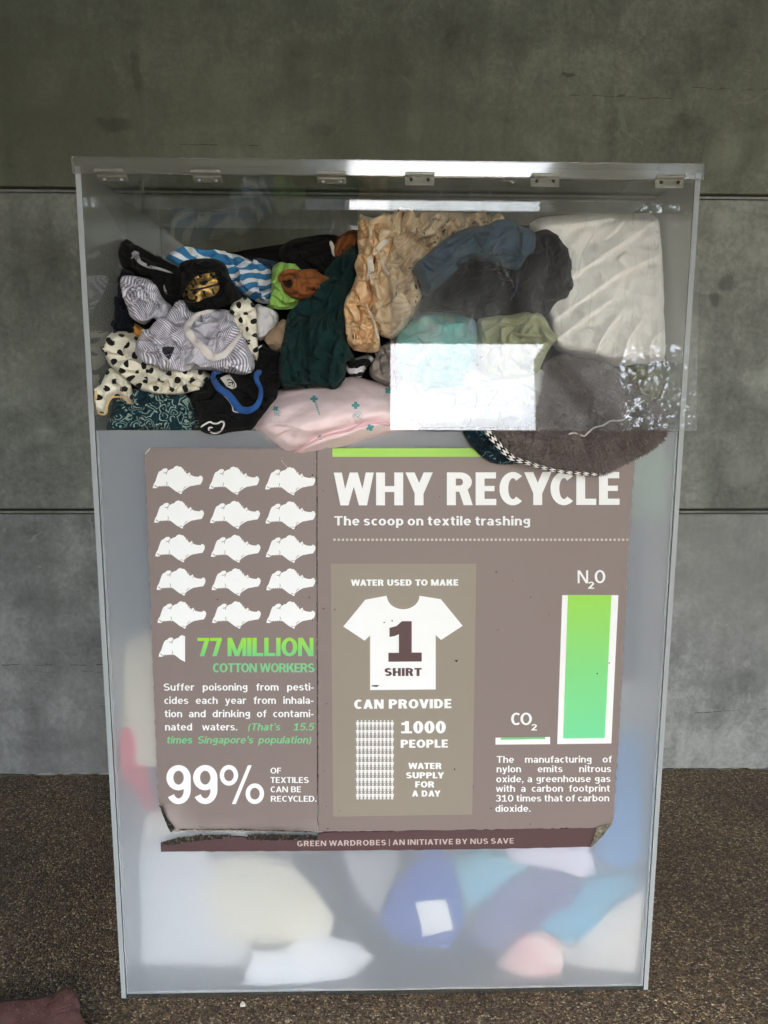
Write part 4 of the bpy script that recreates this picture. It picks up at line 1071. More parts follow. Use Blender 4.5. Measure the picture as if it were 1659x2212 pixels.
fleece = cloth_mat('grey_fleece', C(128, 119, 117), 500, .5, .2, 1.0, .3, None, .0015, wr=.3)
slate = cloth_mat('slate_pique', C(62, 82, 97), 500, .4, .15, .9, .3)
inky = cloth_mat('ink_black_cotton', C(17, 20, 26), 900, .4, .15, .9, .4)
duvet = cloth_mat('off_white_cover', C(250, 247, 242), 900, .3, .1, .85, .1, wr=.35)
olive = cloth_mat('olive_canvas', C(166, 170, 136), 900, .35, .1)
tealb = cloth_mat('teal_tie_dye', None, 900, .3, .1, .8, .15, f_patchy([C(200, 208, 202), C(150, 200, 194), C(86, 182, 174), C(140, 196, 194), C(140, 172, 208), C(212, 200, 184)], 4, 1.2))
zebra = cloth_mat('black_white_print', None, 900, .3, .1, .8, .1, f_stripes(C(14, 14, 16), C(225, 225, 228), .012, .6, .55, .03, 14))
denim = cloth_mat('dark_denim', C(46, 58, 78), 500, .5, .1)
chev = cloth_mat('chevron_tape', None, 900, .2, .1, .8, .05, f_chevron(C(18, 18, 18), C(225, 222, 218), .017))
cordw = cloth_mat('white_cord', C(232, 230, 228), 900, .5, .1)
maroon = cloth_mat('maroon_knit', C(110, 28, 40), 600, .5, .1)
core = cloth_mat('gap_shade_cloth', C(14, 14, 15), 600, .4, .05)
gold = NM('gold_foil'); _n = gold.noise(gold.coord(), 90, 4, .6)
gold.base(gold.ramp(_n, [(.35, C(112, 88, 44)), (.6, C(190, 156, 92))]), .42, .6); gold.b.inputs['Metallic'].default_value = .65; gold.bump(_n, .5, .002); gold = gold.m
lab = plain('woven_label', C(200, 198, 190), .8)

# dark filler under the heap: its near-black colour paints shade into the gaps
garment('gap_shade_filler', 'near black filler cloth under the heap painting shade into the gaps', 'cloth', core,
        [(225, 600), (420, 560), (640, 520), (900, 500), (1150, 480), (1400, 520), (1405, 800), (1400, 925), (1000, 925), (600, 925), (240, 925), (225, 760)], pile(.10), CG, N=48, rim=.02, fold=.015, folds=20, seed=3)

g_navy = garment('navy_garment', 'very dark navy garment hanging at far left beside the striped sleeve', 'garment', navy,
        q('1', (290, 580), (330, 500), (400, 470), (500, 500), (560, 600), (520, 800), (500, 1000), (540, 1160), (430, 1180), (255, 1150), (250, 980), (285, 800)), pile(-.01), CG, fdir=85, flen=.035, famp=0.0140, seed=4, ex=(1.14, 1.03), rim=.035)
must = garment('mustard_cloth', 'small mustard yellow cloth peeking between navy garment and spotted blouse', 'cloth', mustard,
        q('2', (430, 20), (490, 50), (580, 120), (500, 210), (450, 170)), pile(-.02), CG, N=24, ridges=[q('2', (450,40),(500,110),(560,150))], seed=5)
st_blue = garment('striped_towel', 'blue and white striped cloth behind the black tee', 'cloth', bluew,
        q('1', (815, 395), (850, 340), (930, 310), (1000, 275), (1065, 268), (1150, 290), (1300, 320), (1450, 330), (1570, 340))+[(531, 559), (543, 561), (568, 571), (586, 580), (590, 605), (588, 650), (573, 659), (555, 652), (530, 640), (500, 620), (470, 600), (430, 585), (385, 580)],
        pile(-.0), CG, fdir=25, flen=.028, famp=0.0154, uvw=.02, uvf=20.0, seed=6, ex=(1.10, 1.16), N=52, fold=.024)
den = garment('denim_scrap', 'dark denim edge behind the lime green cloth', 'cloth', denim, q('3', (145, 425), (200, 412), (300, 430), (380, 450), (360, 540), (280, 500), (210, 460)), pile(.0), CG, N=24, seed=7, rim=.03)
dk = garment('dark_garment', 'black smooth garment at the back below the raised flap', 'garment', black,
        q('3', (380, 345), (420, 300), (500, 255), (600, 235), (700, 222), (800, 212), (900, 230), (900, 330), (880, 440), (800, 540), (720, 560), (600, 560), (480, 500), (390, 430)), pile(-.005), CG, ridges=[q('3', (430,320),(600,290),(800,240)), q('3', (450,480),(600,400),(820,330))], fdens=1500, seed=8, ex=(1.05, 1.05), fold=.012)
rb = garment('rust_cloth', 'rust brown cloth folded at the back beside the gathered beige dress', 'cloth', rust,
        q('3', (835, 330), (860, 260), (950, 190), (1055, 168), (1075, 260), (1000, 340), (900, 430), (850, 425)), pile(-.03), CG, N=32, ridges=[q('3', (900,240),(880,340),(870,420)), q('3', (1000,190),(950,300),(930,390))], seed=9, ex=(1.1, 1.04))
band('cream_facing', rb, q('3', (818, 272), (838, 330), (850, 400)), 9, cream, on=[rb], off=.004)
tee_lime = garment('lime_shirt', 'lime green cloth behind the rust brown sleeve', 'shirt', lime,
        q('3', (318, 510), (355, 465), (405, 443), (450, 462), (520, 450), (560, 500), (600, 560), (600, 700), (560, 790), (500, 845), (400, 852), (320, 840), (270, 835), (310, 780), (322, 640)), pile(-.035), CG, ridges=[q('3', (400,450),(380,600),(330,800)), q('3', (330,700),(450,780),(560,760)), q('3', (520,460),(440,540),(420,640))], fdir=75, flen=.028, famp=0.0140, seed=10, ex=(1.16, 1.08), N=44)
wt = garment('white_shirt', 'white cotton cloth bulging beside the spotted blouse front', 'shirt', white,
        q('3', (175, 820), (210, 795), (260, 825), (350, 850), (388, 905), (372, 985), (300, 1065), (205, 1135), (180, 1000)), pile(-.03), CG, N=32, seed=11, ex=(1.14, 1.1))
tn = garment('tan_knit', 'tan knit cloth tucked left of the dark green top', 'knit', tan,
        q('3', (240, 1090), (290, 1035), (380, 955), (435, 920), (480, 1000), (470, 1100), (420, 1210), (330, 1210), (280, 1140)), pile(-.03), CG, N=32, seed=12)
blk = garment('black_hoodie', 'black garment with thin white piping between spotted blouse and dark green top', 'hoodie', blackb,
        q('4', (205, 140), (260, 95), (320, 140), (420, 170), (430, 330), (430, 500), (330, 560), (230, 620), (150, 650), (140, 480), (190, 320)), pile(-.035), CG, N=40, seed=13)
band('piping', blk, q('4', (212, 195), (216, 165), (232, 140), (258, 124)), 3.2, cordw, on=[blk], off=.003, thick=.003)
zb = garment('zebra_print_cloth', 'black and white printed cloth peeking below the beige ruffle', 'cloth', zebra,
        q('4', (985, 280), (1090, 235), (1220, 200), (1300, 110), (1360, 90), (1370, 170), (1260, 270), (1180, 340), (1165, 405), (1110, 415), (1020, 380)), pile(-.0), CG, N=32, uvw=.02, uvf=40.0, seed=14)
pbag = garment('plastic_bag', 'cloudy translucent plastic bag left of the scratched flap bottom', 'bag', cloth_mat('cloudy_plastic', C(150, 142, 136), 60, .2, .0, .35, .3),
        q('4', (1440, 40), (1460, 300), (1450, 520), (1350, 470), (1250, 430), (1210, 350), (1260, 260), (1340, 120)), pile(-.02), CG, N=36, seed=15, ex=(1.12, 1.12))

# beige gathered dress: a deep mass behind and the long elasticated leg in front
bm_ = garment('beige_dress', 'beige leaf print cloth crumpled behind the flap at centre top', 'dress', beige2,
        [(800, 470), (850, 462), (930, 455), (1000, 458), (1090, 470), (1085, 500), (1000, 520), (930, 560), (895, 580), (905, 620), (912, 645), (890, 690), (862, 728), (830, 735), (800, 700), (790, 600), (790, 520)],
        lambda Q: pile(-.06)(Q)*.75, CG, N=64, flen=.030, famp=.020, fdir=70, fdens=330, fh=1.25, seed=16, ex=(1.26, 1.22), fold=.024, hold=.006, mid=.7, it=(90, 60), rim=.035)
bl_ = garment('beige_trousers', 'beige leaf print garment with ruffled cream waistband hanging at centre', 'trousers', beige,
        q('3', (1062, 85), (1080, 50), (1130, 66), (1200, 80), (1260, 74), (1305, 45), (1335, 90), (1330, 200), (1310, 400), (1300, 560), (1200, 640), (1135, 800), (1180, 900), (1215, 1000), (1240, 1110), (1232, 1215), (1100, 1212), (990, 1190), (950, 1050), (932, 900), (940, 760), (1005, 660), (1045, 540), (1060, 400), (1042, 250)),
        lambda Q: pile(-.075)(Q)*.8, CG, N=64, ridges=[(q('3', (1090,85),(1094,140),(1107,210)),5,.008), (q('3', (1126,85),(1130,140),(1135,210)),5,.008), (q('3', (1162,85),(1166,140),(1164,210)),5,.008), (q('3', (1198,85),(1202,140),(1193,210)),5,.008), (q('3', (1234,85),(1238,140),(1222,210)),5,.008), (q('3', (1270,85),(1274,140),(1251,210)),5,.008), (q('3', (1306,85),(1310,140),(1279,210)),5,.008), (q('3', (1085,890),(1205,905)),4.5,.009), (q('3', (1088,928),(1209,943)),4.5,.009), (q('3', (1091,966),(1213,981)),4.5,.009), (q('3', (1094,1004),(1217,1019)),4.5,.009), (q('3', (1097,1042),(1221,1057)),4.5,.009), (q('3', (1100,1080),(1225,1095)),4.5,.009), (q('3', (1103,1118),(1229,1133)),4.5,.009), (q('3', (1106,1156),(1233,1171)),4.5,.009), q('3', (1150,210),(1120,300),(1085,420)), q('3', (1250,200),(1200,300),(1170,400)), q('3', (960,780),(1050,760),(1095,860),(1060,1100)), q('3', (990,1130),(1050,1000),(1060,860)), q('3', (1060,440),(1080,560),(1020,700)), q('3', (1200,420),(1220,560),(1170,700))], flen=.030, famp=.016, fdir=95, fdens=520, seed=17, ex=(1.22, 1.12), fold=.02, it=(90, 60), rim=.035)
band('waistband', bl_, q('3', (1065, 60), (1085, 72), (1130, 88), (1200, 98), (1260, 92), (1312, 55)), 11, cream, on=[bl_], off=.004, thick=.008)
band('elastic_edge', bl_, q('3', (1122, 800), (1135, 850), (1165, 910), (1190, 970), (1205, 1040), (1232, 1110)), [5, 6, 6, 6, 6, 5], cream, on=[bl_], off=.006, thick=.008)
band('elastic_edge', bl_, q('3', (1245, 430), (1262, 480), (1290, 530), (1310, 560)), 7, cream, on=[bl_, bm_], off=.006, thick=.008)
band('strap', bl_, q('3', (1310, 265), (1265, 290), (1215, 340), (1185, 390)), [12, 13, 11, 7], cream, on=[bl_], off=.008, thick=.005)
band('strap', bl_, q('3', (1160, 395), (1150, 450), (1160, 520), (1130, 610)), [11, 14, 14, 9], cream, on=[bl_], off=.008, thick=.005)

gr = garment('dark_green_top', 'dark bottle green top draped down the middle onto the pink pillow', 'top', bottle,
        q('3', (1050, 270), (1062, 440), (1045, 560), (1010, 660), (945, 760), (932, 900), (955, 1060))+q('4', (1050, 170), (1105, 215), (1060, 255), (1000, 275), (1022, 400), (950, 500), (885, 522), (830, 492), (740, 480), (650, 485), (490, 512), (408, 480), (398, 300), (428, 180), (440, 90))+q('3', (440, 990), (455, 900), (510, 850), (560, 770), (690, 690), (760, 610), (760, 530), (860, 420)),
        pile(-.07), CG, N=64, ridges=[q('3', (1040,330),(960,500),(850,700),(760,900)), q('3', (1050,450),(980,650),(900,850),(850,1050)), q('3', (860,430),(760,650),(640,850)), q('3', (1000,350),(900,560),(790,760)), q('4', (520,250),(560,400),(700,465),(900,440),(1010,340)), q('4', (640,190),(650,300),(800,350)), q('4', (430,220),(500,150),(560,40)), q('4', (510,20),(520,200),(560,380)), q('4', (780,60),(740,180),(800,260)), q('4', (950,60),(900,200),(980,260)), q('4', (420,400),(520,430),(660,470))], fdir=118, flen=.028, famp=0.0168, seed=18, ex=(1.17, 1.07), fold=.024, it=(90, 60), rim=.035)
rs = garment('rust_sleeve', 'rust brown rolled sleeve poking out over the lime green cloth', 'sleeve', rust,
        q('3', (378, 610), (400, 565), (440, 532), (510, 512), (575, 520), (690, 502), (730, 545), (836, 592), (832, 622), (790, 690), (700, 742), (570, 770), (480, 752), (415, 690)), pile(-.085), CG, N=44, fdir=10, flen=.03, famp=0.0084, fdens=1000, seed=19, ex=(1.08, 1.10), rim=.04, R=.028, bulge=.03)
for pts, w in ((((395, 620), (400, 570), (450, 535), (520, 530), (548, 580), (545, 640), (560, 690), (620, 720)), 11), (((420, 600), (470, 580), (500, 592), (520, 630), (510, 660), (540, 700)), 9)):
    band('rolled_cuff', rs, q('3', *pts), w, rust, on=[rs], off=.007, thick=.012)
decal('sleeve_hollow_shade', rs, [q('3', (412, 612), (440, 595), (490, 600), (505, 640), (470, 672), (430, 650))], plain('hollow_shade', C(38, 20, 12), .9), [rs], .002)  # dark decal paints the shade inside the rolled cuff
band('seam', rs, q('3', (612, 540), (615, 600), (632, 660), (640, 690)), 2.5, rust, on=[rs], off=.004, thick=.003)

jk = garment('black_jacket', 'black jacket rolled diagonally at top left showing a white lining', 'jacket', blackb,
        q('1', (308, 330), (325, 225), (375, 178), (440, 188), (540, 268), (620, 308), (700, 358), (765, 350), (800, 400), (900, 450), (985, 490), (1015, 600), (1010, 720), (990, 820), (940, 880), (885, 885), (820, 830), (770, 740), (715, 640), (640, 590), (540, 555), (430, 500), (365, 475), (325, 420)), pile(-.04), CG, N=48, fdir=35, flen=.03, famp=0.0126, seed=20, ex=(1.1, 1.1), rim=.04, R=.028, bulge=.03)
lining = cloth_mat('white_lining', C(150, 150, 152), 900, .3, .1)
band('lining', jk, q('1', (480, 385), (515, 345), (530, 385), (560, 430), (650, 470), (760, 495), (840, 520), (905, 542)), [14, 17, 15, 10, 8, 6, 5, 2], lining, on=[jk], off=.003, thick=.006)
band('lining', jk, q('1', (812, 660), (815, 700), (840, 755)), [2, 5, 5], lining, on=[jk], off=.003, thick=.004)
te = garment('black_tee', 'black tee with cracked gold print beside the blue striped cloth', 'tee shirt', black,
        q('1', (955, 450), (1035, 402), (1160, 388), (1300, 384), (1400, 408), (1462, 460), (1492, 580), (1560, 680), (1610, 760), (1640, 800), (1550, 850), (1400, 905), (1280, 945), (1150, 965), (1085, 965), (1030, 880), (1000, 780), (985, 600)), pile(-.06), CG, N=48, ridges=[q('1', (1000,500),(1200,470),(1450,480)), q('1', (1500,600),(1420,800),(1250,900)), q('1', (1040,850),(1250,880),(1480,780))], fdir=15, flen=.04, famp=0.0098, seed=21, ex=(1.09, 1.07), rim=.04, R=.028, bulge=.03)
decal('gold_print', te, [q('1', (1035, 700), (1080, 640), (1140, 575), (1240, 545), (1338, 530), (1352, 600), (1390, 650), (1378, 720), (1330, 775), (1230, 800), (1180, 830), (1100, 850), (1030, 830), (1000, 775))], gold, [te], .0025)
decal('gold_print_ink', te, strokes([q('1', (1160, 590), (1190, 650), (1230, 660), (1255, 630), (1225, 600)), q('1', (1100, 720), (1240, 690), (1390, 650)), q('1', (1015, 800), (1075, 830), (1150, 820)), q('1', (1060, 740), (1130, 770), (1150, 810)), q('1', (1220, 720), (1240, 790)), q('1', (1310, 700), (1330, 760)), q('1', (1090, 640), (1120, 690)), q('1', (1120, 600), (1150, 660)), q('1', (1340, 560), (1400, 640))], 4.4), plain('black_ink', C(14, 14, 14), .8), [te], .0042)

pr = garment('spotted_scarf', 'cream cloth with black dots standing behind the striped shirt collar', 'scarf', dots_s,
        [(495, 668), (504, 652), (530, 638), (546, 653), (554, 671), (557, 694), (556, 735), (560, 766), (561, 783), (549, 786), (540, 760), (520, 735), (498, 700)], pile(-.055), CG, N=36, fdir=80, flen=.022, seed=22, ex=(1.14, 1.05), rim=.035)
sp1 = garment('spotted_blouse', 'cream blouse with black dots wrapped under the striped shirt at far left', 'blouse', dots,
        q('2', (88, 172), (150, 122), (280, 108), (380, 112), (470, 128), (500, 200), (470, 300), (560, 380), (700, 440), (900, 450), (1100, 470), (1175, 522), (1110, 600), (1000, 668), (900, 698), (780, 704), (640, 700), (540, 676), (420, 590), (330, 520), (230, 440), (190, 390), (120, 280)), pile(-.055), CG, N=52, ridges=[q('2', (250,150),(280,250),(220,330)), q('2', (480,170),(400,260),(430,400)), q('2', (120,280),(300,330),(420,300)), q('2', (230,440),(500,440),(700,530)), q('2', (420,590),(600,560),(850,540)), q('2', (700,700),(830,600),(870,480)), q('2', (900,690),(1000,560),(1150,500))], fdir=15, flen=.026, famp=0.0154, seed=23, ex=(1.12, 1.12), rim=.05, fold=.022)
sp2 = garment('spotted_cuff', 'cream cuff with black dots and a yellowed hem at lower left', 'cuff', dots,
        q('2', (150, 580), (205, 450), (260, 460), (350, 520), (410, 580), (432, 660), (441, 790), (400, 772), (340, 722), (255, 716), (215, 770), (194, 800), (188, 882), (140, 882), (82, 838), (90, 660)), pile(-.055), CG, N=44, ridges=[q('2', (200,470),(215,600),(190,780)), q('2', (210,600),(320,570),(430,640)), q('2', (150,600),(130,740),(110,860))], fdir=80, famp=0.0070, seed=24, ex=(1.08, 1.06), rim=.03, fold=.014)
hem = cloth_mat('yellowed_hem', C(206, 180, 132), 900, .3, .1)
band('hem', sp2, q('2', (95, 660), (88, 760), (90, 845), (140, 878), (185, 870), (194, 800), (240, 722), (330, 722), (400, 765), (436, 785)), 6, hem, on=[sp2], off=.003, thick=.005)

s1 = garment('striped_sleeve', 'grey and white striped shirt sleeve below the black jacket', 'sleeve', stripe,
        q('1', (350, 640), (362, 580), (420, 558), (500, 570), (620, 585), (700, 628), (760, 745), (830, 840), (905, 885), (865, 960), (780, 1035), (690, 1005), (645, 1060), (605, 1078), (520, 1042), (450, 985), (440, 930), (385, 800)), pile(-.065), CG, N=52, ridges=[q('1', (360,690),(480,720),(620,600)), q('1', (690,600),(560,790),(470,900)), q('1', (720,690),(660,850),(640,1010)), q('1', (640,1060),(700,900),(810,830)), q('1', (400,600),(420,760),(450,900))], fdir=60, flen=.028, famp=0.0140, uvw=.022, uvf=26.0, seed=25, ex=(1.14, 1.10), rim=.035)
s2 = garment('striped_shirt', 'grey and white striped shirt with open white collar on the heap', 'shirt', stripe,
        q('2', (440, 260), (480, 190), (560, 125), (640, 30))+q('1', (740, 1050), (860, 930), (985, 800), (1035, 840), (1090, 960), (1200, 930), (1340, 918), (1450, 908), (1545, 970), (1590, 1110))+q('2', (1425, 100), (1455, 160), (1530, 260), (1580, 400), (1558, 490), (1480, 524), (1300, 495), (1150, 472), (1000, 468), (850, 492), (690, 475), (560, 405), (465, 340)), pile(-.085), CG, N=64, ridges=[q('2', (470,300),(580,200),(680,150),(740,60)), q('2', (600,215),(690,250),(730,330),(790,405)), q('2', (720,480),(1000,440),(1250,430),(1545,400)), q('2', (870,400),(1000,405),(1200,410),(1460,350)), q('2', (840,160),(900,290),(820,400)), q('2', (1000,100),(1120,130),(1250,190)), q('2', (1240,10),(1255,150),(1200,260)), q('2', (1400,20),(1330,150),(1290,230)), q('2', (800,60),(860,200),(980,230)), q('2', (1320,430),(1420,460),(1550,450))], fdir=-25, flen=.026, famp=0.0140, uvw=.028, uvf=24.0, seed=26, ex=(1.17, 1.12), rim=.04, R=.028, bulge=.03, fold=.024, it=(90, 60))
dirty = cloth_mat('soiled_white_collar', C(208, 202, 198), 900, .35, .1)
band('collar', s2, q('1', (1345, 925), (1240, 945), (1150, 985), (1085, 1045), (1055, 1115))+q('2', (960, 130), (1010, 200), (1090, 270), (1160, 345), (1230, 360), (1320, 290), (1400, 190), (1452, 115)), [6, 9, 12, 14, 15, 16, 17, 18, 20, 19, 14, 9, 6], dirty, on=[s2], off=.007, thick=.010)
decal('sleeve_opening_shade', s2, [q('2', (690, 262), (760, 250), (826, 256), (800, 330), (776, 378), (710, 330))], plain('shade_opening', C(40, 38, 44), .9), [s2], .002)  # flat dark decal in place of the shaded sleeve hole
band('sleeve_edge', s2, q('2', (600, 215), (690, 250), (700, 310), (785, 405)), [3, 5, 6, 3], stripe, on=[s2], off=.006, thick=.008)
ps = garment('paisley_trousers', 'dark teal paisley garment crumpled in the lower left corner', 'trousers', paisley,
        q('2', (185, 1005), (225, 900), (250, 760), (330, 700), (440, 640), (560, 660), (850, 680), (980, 710), (1045, 870), (1070, 1030), (800, 1036), (500, 1036), (190, 1034)), pile(-.02), CG, N=52, flen=.024, famp=0.0168, seed=27, ex=(1.16, 1.12), rim=.03, fold=.018)
po = garment('black_polo', 'black polo shirt with blue collar and white drawcord loop over the sill', 'polo shirt', blackb,
        q('2', (940, 710), (1090, 610), (1180, 510), (1300, 480), (1560, 480), (1660, 430))+[(600, 800), (600, 860), (585, 885), (560, 905), (548, 926)]+q('2', (1500, 1034), (1330, 1050), (1260, 1072), (1190, 1078), (1110, 1062), (1055, 1030), (1045, 880)), lambda Q: np.where(Q[:, 1] > 895, np.interp(Q[:, 1], [895, 930, 940], [.0, -.022, -.022]), pile(-.045)(Q)), CG, N=52, ridges=[q('2', (1000,760),(1150,700),(1200,640)), q('2', (1080,860),(1250,830),(1420,900)), q('2', (1100,960),(1250,900),(1480,960))], fdir=30, flen=.05, famp=0.0056, fdens=1200, seed=28, ex=(1.06, 1.06), rim=.02, fold=.012, R=.02)
band('collar', po, q('2', (1285, 492), (1200, 500), (1190, 560), (1240, 640), (1330, 705), (1400, 800), (1440, 838), (1520, 845), (1590, 800), (1625, 720), (1625, 640), (1590, 570), (1590, 515), (1630, 475)), [5, 9, 13, 15, 15, 16, 16, 14, 12, 10, 9, 10, 12, 12], bluecollar, on=[po], off=.008, thick=.014)
band('white_tipping', po, q('2', (1240, 670), (1310, 730), (1360, 800), (1372, 850), (1420, 868)), 2.5, cordw, on=[po], off=.005, thick=.003)
decal('neck_label', po, [q('2', (1248, 545), (1332, 505), (1398, 600), (1402, 630), (1362, 650), (1310, 625))], lab, [po], .004)
decal('label_crest', po, strokes([q('2', (1310, 565), (1350, 560), (1385, 600), (1375, 635)), q('2', (1325, 590), (1365, 585), (1360, 630)), q('2', (1320, 610), (1350, 620))], 2.6), plain('label_ink', C(50, 48, 44), .9), [po], .0058)
band('drawcord', po, q('2', (1068, 1004), (1100, 980), (1150, 955), (1185, 968), (1225, 968), (1262, 950), (1284, 965), (1276, 1005), (1240, 1050), (1190, 1060), (1150, 1038), (1145, 1010), (1180, 1005)), 3.6, cordw, on=[po], off=.004, thick=.004)

# ---- right half, behind the scratched flap
dv = garment('duvet_cover', 'big off white duvet cover stuffed upright at the right end', 'duvet', duvet,
        [(1140, 486), (1160, 470), (1240, 461), (1340, 461), (1425, 461), (1437, 466), (1441, 560), (1444, 660), (1441, 740), (1446, 765), (1434, 781), (1390, 786), (1320, 794), (1285, 776), (1240, 770), (1190, 752), (1180, 700), (1160, 640), (1150, 560)], lambda Q: np.interp(Q[:, 1], [460, 780], [.16, .045]), CG, N=64, ridges=[([(1155,650),(1230,595),(1330,530),(1425,470)],13,.009), ([(1170,710),(1260,640),(1350,580),(1432,545)],13,.008), ([(1190,740),(1250,690),(1330,640)],10,.012), ([(1280,770),(1300,720),(1350,660)],9,.012), ([(1340,785),(1352,730),(1385,690)],9,.012), ([(1400,780),(1402,740),(1430,700)],8,.01), ([(1180,490),(1260,485),(1380,465)],9,.01)], fdir=-35, flen=.05, famp=0.0056, folds=5, fh=.6, seed=30, ex=(1.06, 1.04), rim=.05, R=.03, bulge=.02, fold=.010, hold=.02)
ik = garment('ink_black_trousers', 'ink black trousers bunched beneath the slate blue polo', 'trousers', inky,
        q('5', (1240, 150), (1280, 118), (1345, 110), (1420, 148), (1500, 240), (1562, 345), (1577, 420), (1572, 660), (1530, 712), (1450, 722), (1390, 780), (1352, 872), (1290, 850), (1150, 850), (1000, 870), (750, 890), (600, 830), (430, 810), (255, 845), (290, 700), (450, 560), (640, 380), (900, 400), (1150, 300)), lambda Q: np.interp(Q[:, 1], [480, 690], [.12, .03]), CG, N=64, ridges=[q('5', (700,380),(640,500),(500,640)), q('5', (1260,150),(1350,300),(1400,700)), q('5', (900,480),(1050,520),(1080,700)), q('5', (1500,260),(1420,480),(1540,660)), q('5', (300,800),(500,740),(760,720)), q('5', (850,760),(920,700),(880,620))], fdir=-50, flen=.04, famp=0.0126, seed=31, ex=(1.10, 1.08), rim=.04, R=.028, bulge=.03, fold=.02)
sl = garment('slate_polo', 'faded slate blue polo shirt draped over ink black trousers', 'polo shirt', slate,
        q('5', (212, 440), (330, 330), (480, 205), (600, 132), (720, 100), (830, 92), (900, 42), (1000, 24), (1085, 50), (1130, 98), (1220, 120), (1262, 170), (1262, 290), (1235, 335), (1180, 400), (1150, 450), (1060, 470), (960, 440), (850, 405), (700, 362), (610, 370), (560, 480), (480, 585), (400, 662), (320, 690), (285, 600), (235, 500)), lambda Q: np.interp(Q[:, 1], [470, 640], [.07, .015]), CG, N=64, ridges=[q('5', (330,350),(600,200),(900,130)), q('5', (300,600),(500,430),(720,330)), q('5', (900,440),(1000,380),(1250,330)), q('5', (1050,60),(1130,160),(1120,330)), q('5', (330,460),(360,560),(380,640))], fdir=-20, flen=.045, famp=0.0084, fdens=1100, seed=32, ex=(1.08, 1.10), rim=.06, fold=.016)
ol = garment('olive_skirt', 'olive green cargo skirt below the ink black trousers', 'skirt', olive,
        q('5', (745, 890), (850, 853), (940, 840), (1000, 850), (1150, 808), (1285, 815), (1350, 890), (1385, 965), (1455, 1050), (1400, 1080), (1330, 1200), (1250, 1400), (900, 1400), (760, 1300), (750, 1100), (775, 990)), lambda Q: np.interp(Q[:, 1], [660, 820], [.02, .0]), CG, N=52, ridges=[q('5', (960,880),(970,1200)), q('5', (1050,990),(1200,1010),(1340,1030)), q('5', (1140,1010),(1260,1090),(1340,1150)), q('5', (800,900),(860,1100)), q('5', (1000,860),(930,930),(800,1000))], fdir=85, flen=.035, famp=0.0112, seed=33, ex=(1.12, 1.07), rim=.04, fold=.016)
band('fly_seam', ol, q('5', (960, 930), (965, 1000), (968, 1090), (975, 1200)), 3, olive, on=[ol], off=.003, thick=.004)
band('belt_line', ol, q('5', (800, 985), (870, 935), (940, 928), (1040, 930)), 4, olive, on=[ol], off=.003, thick=.005)
band('pocket_flap', ol, q('5', (1050, 990), (1150, 1010), (1250, 1012), (1330, 1022)), [2, 5, 5, 2], olive, on=[ol], off=.003, thick=.006)
tb = garment('teal_bundle', 'rounded teal tie dye bundle in a bag beside the olive skirt', 'bundle', tealb,
        q('5', (60, 1040), (180, 918), (255, 850), (380, 800), (480, 785), (590, 808), (720, 868), (785, 945), (765, 1060), (760, 1250), (740, 1450), (500, 1560), (260, 1540), (60, 1420)), lambda Q: np.interp(Q[:, 1], [660, 840], [.03, .005]), CG, N=52, flen=.05, famp=0.0112, seed=34, ex=(1.12, 1.1), rim=.09, R=.08, bulge=.03, fold=.02)
kh = garment('khaki_cloth', 'khaki cloth behind the fleece beneath the duvet cover', 'cloth', cloth_mat('khaki', C(128, 126, 96), 900, .3, .1), q('6', (1040, 220), (1200, 215), (1400, 210), (1420, 420), (1400, 600), (1250, 560), (1100, 400)), .10, CG, N=32, seed=35)
mr = garment('maroon_scrap', 'small maroon scrap peeking above the grey fleece', 'cloth', maroon, q('6', (1125, 335), (1165, 328), (1220, 405), (1190, 420), (1140, 380)), .045, CG, N=20, seed=36, rim=.02, R=.01)
wl = garment('glare_filler_cloth', 'pale filler cloth whitening the glare low on the flap', 'cloth', cloth_mat('glare_pale', C(196, 196, 196), 900, .3, .1), [(858, 800), (960, 790), (1080, 790), (1180, 790), (1190, 860), (1180, 922), (1000, 922), (858, 922)], .03, CG, N=40, seed=37)  # pale filler that brightens the flap glare from behind
tl_ = garment('teal_lining_cloth', 'dark teal patterned cloth hanging under the fleece trim over the sill', 'cloth', teald,
        q('6', (-10, 640), (160, 640), (245, 755), (350, 850), (425, 886), (330, 898), (220, 892), (135, 842), (65, 760)), -.030, CG, N=36, folds=4, seed=38, rim=.015, R=.015, fold=.008)
FD = lambda Q: np.interp(Q[:, 1], [770, 880, 920, 950, 1030], [.045, .0, -.035, -.047, -.040])
fl = garment('grey_fleece_blanket', 'grey fleece blanket hanging over the sill with chevron trim', 'blanket', fleece,
        q('6', (560, 230), (620, 178), (720, 168), (900, 200), (1000, 240), (1085, 290), (1180, 400), (1260, 450), (1400, 560), (1398, 670), (1362, 730), (1250, 805), (1170, 852), (1060, 905), (960, 965), (850, 958), (650, 912), (430, 868), (330, 802), (245, 725), (180, 650), (300, 660), (500, 650), (520, 540), (545, 400)), FD, CG, N=64, ridges=[(q('6', (840,640),(800,720),(860,830)),14,-.012), (q('6', (600,400),(800,400),(1100,380)),14,.012), (q('6', (1150,640),(1180,760),(1120,860)),16,-.008)], fdir=20, flen=.06, famp=0.0070, folds=4, fh=.8, seed=39, ex=(1.05, 1.05), rim=.022, R=.02, bulge=.008, fold=.016)
band('chevron_trim', fl, q('6', (168, 655), (205, 705), (245, 755), (340, 848), (440, 882), (600, 930), (720, 950), (820, 958), (945, 966)), [12, 13, 13, 12, 9, 8, 8, 8, 6], chev, on=None, Y=[-.052, -.054, -.056, -.058, -.058, -.058, -.058, -.056, -.052], thick=.005)
band('drawstring', fl, q('6', (728, 692), (760, 684), (800, 692), (832, 704), (860, 680), (900, 648), (960, 632), (1010, 602), (1060, 600), (1110, 588), (1140, 545), (1180, 500), (1230, 468), (1262, 460)), 3.4, cordw, on=[fl], off=.004, thick=.004)

